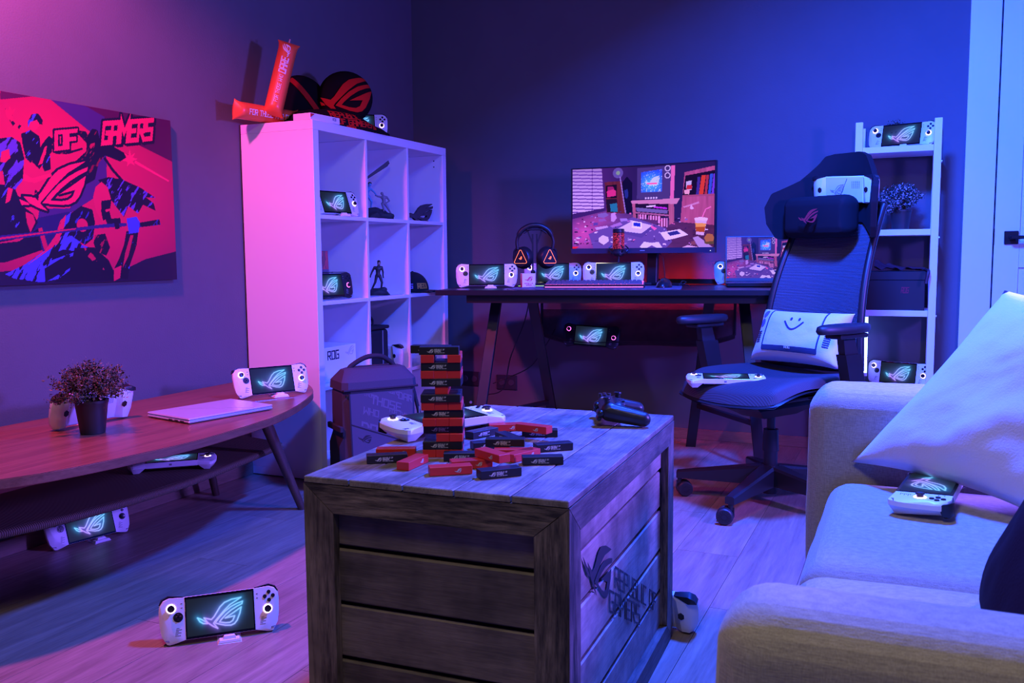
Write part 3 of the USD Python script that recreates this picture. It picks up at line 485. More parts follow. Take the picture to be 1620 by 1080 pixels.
of_ = affinity.affine_transform(text('OF', 1, .26), [.052, .004, .0102, .052, .496, .436]); gm = text('GAMERS', 1, .27, .12); gm = affinity.affine_transform(gm, [.238 / width(gm), .006, .008, .066, .682, .474])
rep = affinity.affine_transform(text('REPUBLIC', 1, .26), [.05, .004, .01, .052, -.07, .41])
PL = affinity.affine_transform(logo(), [.292, .0, .062, .222, .325, .208])
V = lambda t, c: (lambda X, Y: (np.ones(X.shape + (1,)) * np.asarray(c)))
layers = [(PG['dark_top'], DEEP * .8), (PG['dark_bot'], INKK * 1.6), (PG['navy_mid'], NAVY * 1.4 + CRIM * .05), (PG['navy_low'], NAVY), (PG['ray'], CRIM * 1.5)]
for a in ('m_arm', 'm_chain', 'm_chain2', 'm_body'): layers.append((PG[a], soft(CRIM * .35, .72)))
layers += [(PG['m_hi'], soft(CRIM * .7, .2)), (PL.buffer(.008), INKK), (PL, CRIM * 1.25)]
layers += [(PG['y_body'], soft(BLU, .45)), (PG['y_arm'], soft(CRIM * .9, -.2)), (PG['y_hand'], soft(CRIM * .9, -.4)), (PG['y_head'], CRIM * 1.1), (PG['y_hair'], soft(BLU, .6)), (PG['y_leg'], INKK), (PG['y_leghi'], CRIM), (PG['y_boot'], soft(BLU, .7))]
layers += [(PG['w_leg'], INKK), (PG['w_body'], soft(BLU, .85)), (PG['w_hi'], CRIM), (PG['w_thigh'], CRIM * .9), (PG['w_leg2'], CRIM * .8), (PG['w_arm'], CRIM * 1.1), (PG['w_hair'], soft(BLU * .8 + CRIM * .08, .1)), (PG['w_face'], CRIM * .9), (PG['blob_w'], soft(CRIM, .3))]
layers += [(of_.buffer(.007), INKK), (of_, CRIM * 1.3), (gm.buffer(.008), INKK), (affinity.translate(gm, .006, -.006).buffer(.004), INKK), (gm, CRIM * 1.25), (rep.buffer(.007), INKK), (rep, CRIM * 1.3)]
layers += [(PG['coat'], soft(BLU * 1.1, -.35)), (PG['coat_fold1'], INKK), (PG['coat_fold2'], INKK), (PG['coat_hi'], soft(CRIM, -.3)), (PG['legs'], INKK), (PG['strap'], soft(CRIM * .8, -.1)), (PG['pauldron'], soft(BLU * .6, .75)), (Point(*np.mean(POSTER['pauldron'], 0)).buffer(.022), CRIM * .95),
           (PG['bracer'], soft(CRIM * .6, .5)), (PG['forearm'], soft(BLU, .8)), (PG['forearm_hi'], CRIM * .8), (PG['elbow'], CRIM), (PG['hair'], soft(BLU * .8 + CRIM * .1, .35)), (PG['face'], CRIM * 1.05), (PG['faceshade'], INKK), (PG['beard'], INKK),
           (PG['blade'], NAVY * 1.5), (PG['blade_hi'], CRIM * .9), (PG['hilt'], soft(BLU * .4, .4)), (PG['guard'], INKK), (PG['hand'], BLU), (PG['star'], CRIM * 1.4)]
po = thing('poster', 'large crimson and navy canvas poster of comic warriors on the left wall', 'poster', xf((.001, 1.62, .844), 90))
part(po, 'canvas_block', bx(0, 1.0, -.0200, -.0002, 0, .592, .0015), M('canvas_edge', (.09, .05, .08), .7))
canvas(po, 'print', .998, .590, 500, 296, paint_layers(layers, pbase), ink('poster_print', 0, .38), xf((.001, -.0206, .001)))

# ------------------------------------------------------------------ closed laptop, plant and reversed console on the bench
SILV = M('laptop_silver', (.62, .60, .64), .28, metal=.35)
lp = thing('closed_laptop', 'closed pale silver laptop lying on the bench top', 'laptop', xf((.497, 2.258, .4202), 78))
part(lp, 'base', bx(-.160, .160, -.112, .112, .0015, .0105, .0035), SILV); part(lp, 'lid', bx(-.160, .160, -.112, .112, .0113, .0178, .003), SILV)
part(lp, 'lid_slash', ext(LineString([(-.10, .108), (.085, -.108)]).buffer(.0007), .0004, .0178), M('lid_line', (.25, .24, .28), .4), smooth=False)
for x in (-.14, .14): part(lp, 'foot', bx(x - .012, x + .012, -.1, .1, 0, .0016), M('rubber', (.02, .02, .02), .8), smooth=False)
for k in range(3): part(lp, 'port', bx(-.1606, -.1595, -.085 + .03 * k, -.067 + .03 * k, .0038, .0078), M('rubber', (.02, .02, .02), .8), smooth=False)
POTM = M('pot_plastic', (.020, .018, .017), .5)
def leafy(parent, R, H, z0, n, cols, seed, leaf=.010, stems=46):
    r = random.Random(seed); mats = cols; buckets = [[] for _ in cols]; st = []
    for i in range(stems):
        a, e = r.uniform(0, 6.283), r.uniform(.1, 1.62); rr = R * r.uniform(.75, 1.08)
        tip = np.array([math.cos(a) * math.sin(e) * rr, math.sin(a) * math.sin(e) * rr, z0 + .012 + H * math.cos(e) ** .8 * r.uniform(.85, 1.12)])
        st.append(tube([(math.cos(a) * .012, math.sin(a) * .012, z0 - .012), tip * (.5, .5, 1) * (1, 1, .6) + (0, 0, z0 * .4), tip], .0009, 4, 6))
        for k in range(n // stems):
            f = r.uniform(.35, 1.06); p = tip * np.array([f, f, 1]) - (0, 0, (1 - f) * (tip[2] - z0) * .8); p = p + np.array([r.gauss(0, .008) for _ in range(3)])
            d = np.array([r.gauss(0, 1) for _ in range(3)]) + (0, 0, .6); d /= np.linalg.norm(d); s = np.cross(d, (r.random(), r.random(), .3)); s /= np.linalg.norm(s); L = leaf * r.uniform(.6, 1.25); w = L * .33; q = np.cross(d, s) * L * .12
            b = len(buckets); buckets[r.randrange(b)].append(np.array([p, p + d * L * .5 + s * w + q, p + d * L, p + d * L * .5 - s * w + q]))
    part(parent, 'stems', cat_(st), M('twig', (.09, .05, .03), .7), kind='stuff')
    for B, m in zip(buckets, mats):
        V = np.vstack(B); F = [(4 * i, 4 * i + 1, 4 * i + 2) for i in range(len(B))] + [(4 * i, 4 * i + 2, 4 * i + 3) for i in range(len(B))]
        part(parent, 'foliage', trimesh.Trimesh(V, np.array(F), process=False), m, smooth=False, kind='stuff')
def potplant(label, mat4, R, H, ph, pr0, pr1, cols, seed, n=1500, leaf=.010):
    p = thing('potted_plant', label, 'plant', mat4)
    part(p, 'pot', lathe([(0, 0), (pr0, 0), (pr0 + .001, .002), (pr1, ph - .008), (pr1 + .002, ph - .008), (pr1 + .002, ph), (pr1 - .002, ph), (pr1 - .004, ph - .014), (0, ph - .014)], 36), POTM, smooth=40)
    part(p, 'soil', lathe([(0, ph - .0138), (pr1 - .0045, ph - .0138), (pr1 - .006, ph - .011), (0, ph - .009)], 24), M('soil', (.025, .016, .010), .95))
    leafy(p, R, H, ph, n, cols, seed, leaf)
    return p
potplant('bushy reddish brown heather in a black pot on the bench', xf((.405, 1.872, .4202)), .105, .082, .098, .033, .045, [M('heather_a', (.11, .085, .05), .8), M('heather_b', (.26, .17, .115), .8), M('heather_c', (.05, .042, .025), .8)], 3, 7000, .0095)
put_console((.262, 1.975, .4250), -95, -18, 'white handheld console turned back to front behind the potted heather on the bench')
a = math.radians(-95); put_stand(xf((.262, 1.975, .4203), -95), 'small white prop stand behind the potted heather on the bench')

# ------------------------------------------------------------------ things on top of the cube shelf
REDV = M('vinyl_red', (.74, .125, .035), .34, spec=.5); PRW = M('print_white', (.74, .72, .74), .5)
def thunder(label, p0, p1, r, roll, words):
    """inflated cheering stick with flat welded ends; local x along the stick"""
    L = float(np.linalg.norm(np.array(p1) - p0)); ex = (np.array(p1) - p0) / L; ez = np.array([math.sin(roll), 0, math.cos(roll)]); 
    vw = np.array(EYE) - (np.array(p0) + p1) / 2; ny = -(vw - ex * (vw @ ex)); ny /= np.linalg.norm(ny); nz = np.cross(ex, ny)
    m = np.eye(4); m[:3, 0], m[:3, 1], m[:3, 2], m[:3, 3] = ex, ny, nz, p0
    s = thing('thunder_stick', label, 'inflatable stick', m)
    n, k = 40, 28; V = []
    for i in range(n + 1):
        u = i / n; e = min(u, 1 - u) * L; f = min(1, (e / .035)) ; g = math.sin(f * math.pi / 2) ** .7
        w, h = r * (1.25 - .25 * g), r * max(.04, g)
        for j in range(k):
            a = j * 2 * math.pi / k; wob = 1 + (1 - g) * .07 * math.sin(5 * a + 2 * i); V.append((u * L, h * math.sin(a) * wob, w * math.cos(a)))
    F = []
    for i in range(n):
        for j in range(k): A, B = i * k + j, i * k + (j + 1) % k; F += [(A, B + k, B), (A, A + k, B + k)]
    V += [(0, 0, 0), (L, 0, 0)]
    for j in range(k): F += [(len(V) - 2, j, (j + 1) % k), (len(V) - 1, n * k + (j + 1) % k, n * k + j)]
    body = trimesh.Trimesh(np.array(V, float), np.array(F), process=False); body.fix_normals(); part(s, 'tube', body, REDV, smooth=60)
    def wrap(g):  # ink laid on the round front
        T = trimesh.creation.extrude_polygon; q = ext(g, .0002); q = q.subdivide_to_size(.012); v = q.vertices; aa = v[:, 1] / r
        q.vertices = np.stack([v[:, 0], -(r + .0006 + v[:, 2]) * np.cos(aa), (r + .0006) * np.sin(aa)], 1); return q
    for nm, g in words(L, r): part(s, nm, wrap(g), PRW, smooth=False)
    part(s, 'valve', cone((L - .002, 0, 0), (L + .016, 0, 0), .004, .003, 10), M('valve', (.5, .3, .3), .4))
    return s
def words_up(L, r):
    a = text('FOR THOSE WHO', 1, .15, .12); a = affinity.scale(a, .115 / width(a), .0135, origin=(0, 0)); b = text('DARE', 1, .2, .2); b = affinity.scale(b, .072 / width(b), .027, origin=(0, 0))
    lg = affinity.scale(affinity.rotate(logo(), 8, origin=(0, 0)), .056, .056, origin=(0, 0))
    return [('lettering', at(a, .050, -.006)), ('slogan', at(b, .172, -.012)), ('emblem', at(lg, L - .072, -.018))]
def words_flat(L, r):
    a = text('FOR THOSE WHO DARE', 1, .17); a = affinity.scale(a, .25 / width(a), .020, origin=(0, 0)); return [('lettering', at(a, .055, -.008))]
thunder('upright red inflated cheering stick leaning on the wall atop the cube shelf', np.array([.165, 3.03, 1.4712 + .028]), np.array([.200, 3.11, 1.80]), .037, 0, words_up)
thunder('red inflated cheering stick lying flat on top of the cube shelf', np.array([.100, 2.875, 1.4712 + .0365]), np.array([.148, 3.215, 1.4712 + .0365]), .034, 0, words_flat)
PLUSH = M('plush_black', (.006, .005, .006), .95, spec=.1, bump=.0006, gscale=260); PLR = M('plush_red', (.40, .018, .012), .9, spec=.1, bump=.0005, gscale=260)
def puff(parent, name, g, depth, m, n=1):
    """a padded applique in xz bulging to -y"""
    q = ext(g, depth).subdivide_to_size(.012); v = q.vertices; return q
def plush(label, loc, yaw, R, tilt, design):
    p = thing('plush_cushion', label, 'cushion', xf(loc, yaw, tilt))
    prof = [(0, -.045), (R * .55, -.040), (R * .85, -.026), (R, 0), (R * .85, .026), (R * .55, .040), (0, .045)]
    b = trimesh.creation.revolve(prof[::-1] if False else prof, sections=40); b.apply_transform(np.array([[1, 0, 0, 0], [0, 0, 1, 0], [0, -1, 0, 0], [0, 0, 0, 1.]])); b.fix_normals(); part(p, 'cover', b, PLUSH, smooth=70)
    def yy(x, z): q = np.clip(np.hypot(x, z) / R, 0, 1); return -.046 * np.sqrt(np.clip(1 - q ** 2.3, 0, 1)) - .0015
    q = ext(design.intersection(Point(0, 0).buffer(R * .97)), .003).subdivide_to_size(.01); v = q.vertices; q.vertices = np.stack([v[:, 0], yy(v[:, 0], v[:, 1]) - v[:, 2], v[:, 1]], 1); q.fix_normals()
    part(p, 'emblem', q, PLR, smooth=False); return p
big = affinity.scale(centred(logo(), 0, 0), .27, .27, origin=(0, 0))
plush('round black plush cushion with a red eye emblem atop the cube shelf', (.262, 3.415, 1.622), 36, .118, -8, at(big, -.012, .0))
plush('dark plush cushion with one red stripe behind the upright red stick', (.106, 3.318, 1.600), 60, .118, -8, affinity.rotate(sbox(-.012, -.13, .012, .13), 38, origin=(.03, .02)))
CLOTH = M('towel_black', (.007, .006, .007), .95, spec=.1, bump=.0005, gscale=300)
tw = thing('towel', 'crumpled black towel with red lettering under the plush cushions on the shelf', 'towel', xf((.258, 3.350, 1.4705), 72))
g = trimesh.creation.icosphere(5, 1.0); v = g.vertices; nz = meshkit.fbm(v * 2.2 + 5, 4, 3)[:, None] - .5
v = v * (1 + .30 * nz); v = np.stack([v[:, 0] * .262, v[:, 1] * .098, np.maximum(v[:, 2] * .088 * (1 - .45 * (v[:, 0] > .1) * v[:, 0]), 0)], 1); g.vertices = v; part(tw, 'cloth', g, CLOTH, smooth=70)
def drape(gm, src, z0=0):
    q = ext(gm, .0012).subdivide_to_size(.012); P = q.vertices.copy(); o = np.stack([P[:, 0], np.full(len(P), -.4), P[:, 1] + .0], 1); loc, ri, ti = src.ray.intersects_location(o, np.tile([0., 1., 0.], (len(P), 1)), multiple_hits=False)
    y = np.full(len(P), -.05); y[ri] = loc[:, 1]; q.vertices = np.stack([P[:, 0], y - .0008 - P[:, 2], P[:, 1]], 1); return q
t1 = unary_union([at(affinity.scale(text('REPUBLIC', 1, .24), .026, .022, origin=(0, 0)), -.09, .046), at(affinity.scale(text('OF GAMERS', 1, .24), .025, .022, origin=(0, 0)), -.06, .016)])
part(tw, 'lettering', drape(t1, g), PLR, smooth=False); part(tw, 'red_patch', drape(sbox(-.02, .003, .03, .012).union(sbox(.135, .01, .155, .035)), g), PLR, smooth=False)
wb = thing('white_box', 'thin white product box with a red corner at the front edge of the shelf top', 'box', xf((.322, 3.116, 1.4702), 86))
part(wb, 'carton', bx(-.092, .092, -.045, .045, .0, .027, .0015), WHITE); part(wb, 'red_corner', prism(Polygon([(-.091, .008), (-.066, .024), (-.091, .024)]), -.0456, -.0449), M('print_red', (.62, .02, .03), .45), smooth=False)
part(wb, 'lettering', upright(at(affinity.scale(text('ROG ALLY', 1, .2, .2), .009, .009, origin=(0, 0)), .035, .006)).apply_translation((0, -.0618, 0)) if False else moved(upright(ext(at(affinity.scale(text('ROG', 1, .2, .2), .010, .010, origin=(0, 0)), .045, .012), .0005)), (0, -.0448, 0)), M('print_grey', (.22, .22, .26), .5), smooth=False)
put_console((.215, 3.575, 1.4745), 38, -14, 'white handheld console at the far end of the shelf top beside the black towel')

# ------------------------------------------------------------------ figures and finds in the cells
def body_mesh(bones, ref=.004, it=8):
    """one continuous figure: hulls of spheres at the joints, merged and smoothed"""
    ms = []
    for (a, ra), (b, rb) in bones:
        s = trimesh.creation.icosphere(1, 1.0).vertices; ms.append(m3.Manifold.hull_points(np.vstack([s * ra + a, s * rb + b])))
    u = m3.Manifold.batch_boolean(ms, m3.OpType.Add).refine_to_length(ref); g = tm(u); g.merge_vertices(); trimesh.smoothing.filter_taubin(g, iterations=it); return g
def figure(J, s=1.0, dy=0.0):
    """J: joints of a standing fighter (metres at 1.8 m) -> bones"""
    R = dict(head=.11, neck=.06, chest=.16, waist=.13, hip=.14, ls=.075, le=.055, lw=.042, lh=.05, rs=.075, re=.055, rw=.042, rh=.05, lp=.10, lk=.07, la=.05, lt=.045, rp=.10, rk=.07, ra=.05, rt=.045)
    E_ = [('head', 'head'), ('head', 'neck'), ('neck', 'chest'), ('chest', 'waist'), ('waist', 'hip'), ('chest', 'ls'), ('ls', 'le'), ('le', 'lw'), ('lw', 'lh'), ('chest', 'rs'), ('rs', 're'), ('re', 'rw'), ('rw', 'rh'), ('hip', 'lp'), ('lp', 'lk'), ('lk', 'la'), ('la', 'lt'), ('hip', 'rp'), ('rp', 'rk'), ('rk', 'ra'), ('ra', 'rt')]
    return [((np.array(J[a]) * s, R[a] * s), (np.array(J[b]) * s + (0, 0, 1e-4), R[b] * s)) for a, b in E_]
def rock(w, d, h, seed):
    g = trimesh.creation.icosphere(3, 1.0); v = g.vertices; k = 1 + .5 * (meshkit.noise(v * 2.4 + 3, seed) - .5); v = v * k[:, None]; g.vertices = np.stack([v[:, 0] * w, v[:, 1] * d, np.maximum(v[:, 2], 0) * h], 1); return g
FIGD = M('figure_dark', (.028, .024, .026), .5); FIGB = M('figure_base', (.020, .022, .024), .7); SKIN = M('figure_skin', (.42, .24, .17), .5); FIGC = M('figure_cyan', (.10, .34, .45), .45); FIGG = M('figure_grey', (.20, .18, .20), .5); HAIRM = M('figure_hair', (.05, .018, .012), .6)
stand_j = dict(head=(.05, -.04, 1.66), neck=(.03, 0, 1.50), chest=(0, 0, 1.30), waist=(-.02, 0, 1.08), hip=(-.02, 0, .94), ls=(-.22, .02, 1.40), le=(-.36, .06, 1.14), lw=(-.46, .02, .92), lh=(-.49, 0, .83), rs=(.21, -.02, 1.40), re=(.28, -.02, 1.12), rw=(.27, -.10, .90), rh=(.28, -.13, .80), lp=(-.11, .0, .88), lk=(-.20, -.02, .50), la=(-.38, .06, .13), lt=(-.34, -.08, .06), rp=(.09, 0, .88), rk=(.20, -.06, .50), ra=(.16, .02, .13), rt=(.22, -.12, .06))
s1 = thing('figurine', 'dark jacketed man figurine mid stride on a rock base, middle row of the cube shelf', 'figurine', xf((.275, CELLY[1] + .214, CELLZ[1] + .0003), 38))
part(s1, 'base', rock(.055, .042, .036, 2), FIGB, smooth=20); part(s1, 'body', moved(body_mesh(figure(stand_j, .078)), (.002, 0, .021)), FIGD, smooth=60)
part(s1, 'face', moved(body_mesh([((np.array([.052, -.062, 1.645]) * .078, .0078), (np.array([.052, -.066, 1.60]) * .078, .006))], .003, 2), (.002, 0, .021)), SKIN, smooth=60)
part(s1, 'hair', moved(body_mesh([((np.array([.045, -.01, 1.74]) * .078, .0078), (np.array([.06, -.07, 1.75]) * .078, .0055))], .003, 2), (.002, 0, .021)), HAIRM, smooth=60)
part(s1, 'collar', lathe([(.0055, 0), (.0085, .001), (.0075, .006), (.006, .006), (.0055, 0)], 16, (.0045, 0, .133)), FIGD)
s2 = thing('figurine', 'two grappling fighters on a rock, one raising a broad blade, upper shelf row', 'figurine', xf((.255, CELLY[1] + .232, CELLZ[0] + .0003), 42))
part(s2, 'base', rock(.088, .05, .050, 5), FIGB, smooth=20)
up_j = dict(stand_j); up_j.update(head=(.18, -.06, 1.66), neck=(.10, 0, 1.50), ls=(-.20, .02, 1.42), le=(-.22, .05, 1.70), lw=(-.10, .0, 1.92), lh=(-.04, 0, 1.98), re=(.44, -.02, 1.20), rw=(.58, -.06, .98), rh=(.64, -.08, .92), lk=(-.16, -.1, .55), la=(-.22, .06, .16), rk=(.26, -.1, .60), ra=(.22, .02, .22), rt=(.30, -.1, .17))
part(s2, 'upper_fighter', moved(body_mesh(figure(up_j, .074)), (-.035, 0, .040)), FIGC, smooth=60, label='fighter in cyan clothes lifting the blade')
part(s2, 'hair', moved(body_mesh([((np.array([.17, -.02, 1.71]) * .074, .0085), (np.array([.21, -.04, 1.72]) * .074, .007))], .003, 2), (-.035, 0, .040)), HAIRM, smooth=60)
dn_j = {k: (v[0] * -1.0 - .02, v[1], v[2]) for k, v in stand_j.items()}; dn_j.update(head=(-.14, -.04, 1.60), ls=(.2, 0, 1.36), rs=(-.22, 0, 1.36), re=(-.44, -.05, 1.40), rw=(-.56, -.05, 1.45), rh=(-.6, -.05, 1.46), le=(.40, .05, 1.10), lw=(.22, -.1, .98), lh=(.18, -.12, .96), lk=(.30, -.05, .52), la=(.55, .05, .1), lt=(.6, -.05, .03), rk=(-.05, -.1, .52), ra=(-.02, .06, .15), rt=(-.1, -.06, .1))
part(s2, 'lower_fighter', moved(body_mesh(figure(dn_j, .066)), (.042, -.006, .016)), FIGG, smooth=60, label='pale grey fighter braced below')
bl = prism(Polygon([(0, -.004), (.02, -.005), (.125, -.015), (.142, -.010), (.146, .004), (.02, .006), (0, .004)]), -.003, .003); bl.apply_transform(xf((-.045, 0, .183), 0, 0, -38)); part(s2, 'blade', bl, FIGD)
em = thing('emblem_ornament', 'small black eye-shaped emblem ornament standing in the top far cell of the cube shelf', 'ornament', xf((.262, CELLY[2] + .150, CELLZ[0] + .0003), 58))
part(em, 'emblem', prism(affinity.scale(logo().buffer(.025).buffer(-.006), .145, .135, origin=(0, 0)), -.011, .011).apply_translation((0, 0, .0035)), M('ornament_black', (.010, .010, .012), .45)); part(em, 'foot', bx(.035, .115, -.02, .02, 0, .006, .001), M('ornament_black', (.010, .010, .012), .45))
bcap = M('cap_black', (.011, .010, .013), .85, bump=.0003, gscale=400)
cp = thing('cap', 'black cap with orange and violet embroidery in the middle row far cell', 'cap', xf((.250, CELLY[2] + .222, CELLZ[1] + .0003), 40))
g = trimesh.creation.icosphere(4, 1.0); g = g.slice_plane((0, 0, 0), (0, 0, 1), cap=True); v = g.vertices; g.vertices = np.stack([v[:, 0] * .082, v[:, 1] * .092, v[:, 2] ** .9 * .098 + .004], 1); part(cp, 'crown', g, bcap, smooth=60)
part(cp, 'button', lathe([(0, 0), (.007, 0), (.006, .004), (0, .006)], 14, (0, 0, .100)), bcap)
th = np.linspace(-1.2, 1.2, 30); outer = [(.075 * math.sin(a) * 1.15, -.075 - .085 * math.cos(a * 1.25)) for a in th]; br_ = Polygon(outer + [(.07, -.03), (-.07, -.03)]).buffer(.002); q = ext(br_, .0028).subdivide_to_size(.012); q.vertices[:, 2] += .010 - 3.0 * q.vertices[:, 0] ** 2 * .6; q.vertices[:, 2] = np.maximum(q.vertices[:, 2], .0004); q.apply_transform(xf((0, 0, 0), 42)); part(cp, 'brim', q, bcap, smooth=40)
def oncap(gm):
    q = ext(gm, .001).subdivide_to_size(.008); P = q.vertices; zz = np.clip((P[:, 1]) / .098, 0, .95); rr = np.sqrt(1 - zz ** 2); aa = P[:, 0] / .085; q.vertices = np.stack([np.sin(aa) * rr * (.0835 + P[:, 2]), -np.cos(aa) * rr * (.0935 + P[:, 2]), P[:, 1] + .004], 1); return q
part(cp, 'embroidery', oncap(at(affinity.scale(text('REDI', 1, .3), .022, .022, origin=(0, 0)), .012, .018)), M('thread_orange', (.72, .30, .05), .7), smooth=False, label='orange embroidered letters')
part(cp, 'embroidery', oncap(at(affinity.scale(text('ROG', 1, .3), .022, .020, origin=(0, 0)), -.068, .018)), M('thread_violet', (.42, .22, .55), .7), smooth=False, label='violet embroidered letters')
ac = thing('art_card', 'red and black art card in a clear stand behind the dark console on the shelf', 'card', xf((.190, CELLY[0] + .235, CELLZ[1] + .0003), 60, -4))
canvas(ac, 'print', .085, .195, 60, 130, lambda X, Y: np.where((Y > .115)[..., None], np.array([.55, .012, .02]) * (.35 + .65 * (meshkit.fbm(np.stack([X * 60, Y * 22, X * 0], -1), 3, 2)[..., None] > .46)), np.array([.03, .025, .06]) * (.4 + 1.8 * meshkit.fbm(np.stack([X * 160, Y * 40, X * 0], -1), 3, 4)[..., None])), ink('card_print', 0, .4), xf((-.0425, -.0022, .012)))
part(ac, 'card', bx(-.0435, .0435, -.0018, .0006, .011, .208, .0005), M('card_black', (.015, .012, .016), .6))
CLEARM = usdkit.material(stage, '/World/Looks/clear_acrylic', {'f': ('fresnel', dict(IOR=1.45)), 'a': ('transparent_bsdf', dict(color=(.93, .93, .95))), 'g': ('glossy_bsdf', dict(roughness=.08)), 'm': ('mix_closure', {})}, [('f.fac', 'm.fac'), ('a.BSDF', 'm.closure1'), ('g.BSDF', 'm.closure2')], surface='m.closure')
part(ac, 'stand', cat_([bx(-.05, .05, -.03, .03, 0, .003, .0005), bx(-.05, .05, -.012, -.009, .0031, .045, .0005)]), CLEARM)
pk_ = thing('clear_case', 'clear plastic blister case with round dark pieces beside the dark console', 'case', xf((.225, CELLY[0] + .282, CELLZ[1] + .0003), 60))
part(pk_, 'case', bx(-.055, .06, -.014, .014, 0, .115, .004), CLEARM)
for k, z in enumerate((.028, .058, .09)): part(pk_, 'piece', cone((-.02 + .012 * (k % 2), -.0165, z), (-.02 + .012 * (k % 2), -.0142, z), .013, .012, 18), M('piece_dark', (.02, .018, .02), .3))
dk = console(xf((SX0 + .310, CELLY[0] + .128, CELLZ[1] + .0055), 76, -14), 'black handheld console in the middle row cell of the cube shelf', dark=True)
bxr = thing('carton', 'white carton with black ROG letters behind the backpack in the cube shelf', 'box', xf((.20, CELLY[0] + .168, CELLZ[2] + .0003), 90))
part(bxr, 'carton', bx(-.150, .150, -.11, .10, 0, .150, .002), WHITE); gl = text('ROG', 1, .17); gl = affinity.scale(gl, .085 / width(gl), .034, origin=(0, 0))
part(bxr, 'lettering', moved(upright(ext(at(gl, -.062, .098), .0006)), (0, -.1100, 0)), M('print_dark', (.03, .03, .04), .5), smooth=False); part(bxr, 'emblem', moved(upright(ext(affinity.scale(at(logo(), .95, 1.45), .07, .07, origin=(0, 0)), .0005)), (0, -.1100, 0)), M('print_pale', (.55, .55, .58), .4), smooth=False)
bgm = M('bag_black', (.010, .010, .012), .75, bump=.0004, gscale=240)
bg = thing('carry_bag', 'black boxy carry bag with a handle strap in the middle cell of the cube shelf', 'bag', xf((.200, CELLY[1] + .150, CELLZ[2] + .0003), 90))
part(bg, 'body', rbx(-.105, .095, -.11, .10, 0, .195, .018), bgm, smooth=60); part(bg, 'lid', rbx(-.108, .098, -.113, .103, .196, .212, .007), bgm, smooth=60)
part(bg, 'strap', tube([(-.07, -.05, .205), (-.07, -.055, .235), (.0, -.06, .252), (.045, -.05, .238), (.05, -.05, .206)], .006, 8, 24), bgm); part(bg, 'zip', bx(.028, .036, -.1155, -.1125, .02, .19), M('zip_grey', (.18, .18, .2), .4), smooth=False)
put_console((.222, 3.712, CELLZ[2] + .0045), 180, -2, 'white handheld console turned away beside the black carry bag in the cube shelf')
# ------------------------------------------------------------------ stacking blocks on the crate
BLKK = M('block_black', (.014, .013, .016), .42, bump=.00003, gscale=400); BLKR = M('block_red', (.64, .030, .022), .40, bump=.00003, gscale=400); FOIL = M('foil_print', (.55, .54, .55), .4)
BL, BW, BH = .075, .025, .015
E3 = affinity.scale(logo(), .0125, .0125, origin=(0, 0))
blkp = {}
def block(colour, mat4, label, group=None):
    if colour in blkp: return dup(blkp[colour], 'stacking_block', label, mat4, group)
    b = thing('stacking_block', label, 'block', mat4, group); blkp[colour] = b
    part(b, 'wood', bx(-BL / 2, BL / 2, -BW / 2, BW / 2, 0, BH, .0006), BLKK if colour == 'black' else BLKR, smooth=False)
    if colour == 'black':
        g = [at(E3, -.0225, .0034)]; l1 = text('REPUBLIC OF', 1, .2); l2 = text('GAMERS', 1, .22); l3 = text('FOR THOSE WHO DARE', 1, .2)
        g += [at(affinity.scale(l1, .0195 / width(l1), .0022, origin=(0, 0)), -.0085, .0088), at(affinity.scale(l2, .0125 / width(l2), .0024, origin=(0, 0)), -.0085, .0056), at(affinity.scale(l3, .0195 / width(l3), .0011, origin=(0, 0)), -.0085, .0034)]
    else: g = [at(E3, .006, .0036)]
    part(b, 'foil_emblem', moved(upright(ext(g[0], .0002)), (0, -BW / 2 - .00005, 0)), FOIL, smooth=False)
    if colour == 'black': part(b, 'foil_lettering', moved(upright(ext(unary_union(g[1:]), .0002)), (0, -BW / 2 - .00005, 0)), FOIL, smooth=False)
    part(b, 'foil_emblem', moved(upright(ext(g[0], .0002)), (0, -BW / 2 - .00005, 0)).apply_transform(xf((0, 0, 0), 180)), FOIL, smooth=False)
    return b
TOW = np.array([1.7555, 1.5205]); TYAW = 24.5; rb = random.Random(11)
def tower(u, v, k, yaw=0): # u along the front, v to the back
    a = math.radians(TYAW); p = TOW + np.array([math.cos(a), math.sin(a)]) * u + np.array([-math.sin(a), math.cos(a)]) * v
    return xf((p[0], p[1], CH + .0003 + k * (BH + .00005)), TYAW + yaw)
NTH = ['top', 'second', 'third', 'fourth', 'fifth', 'sixth', 'seventh', 'eighth', 'ninth', 'tenth', 'eleventh', 'twelfth', 'thirteenth', 'lowest']
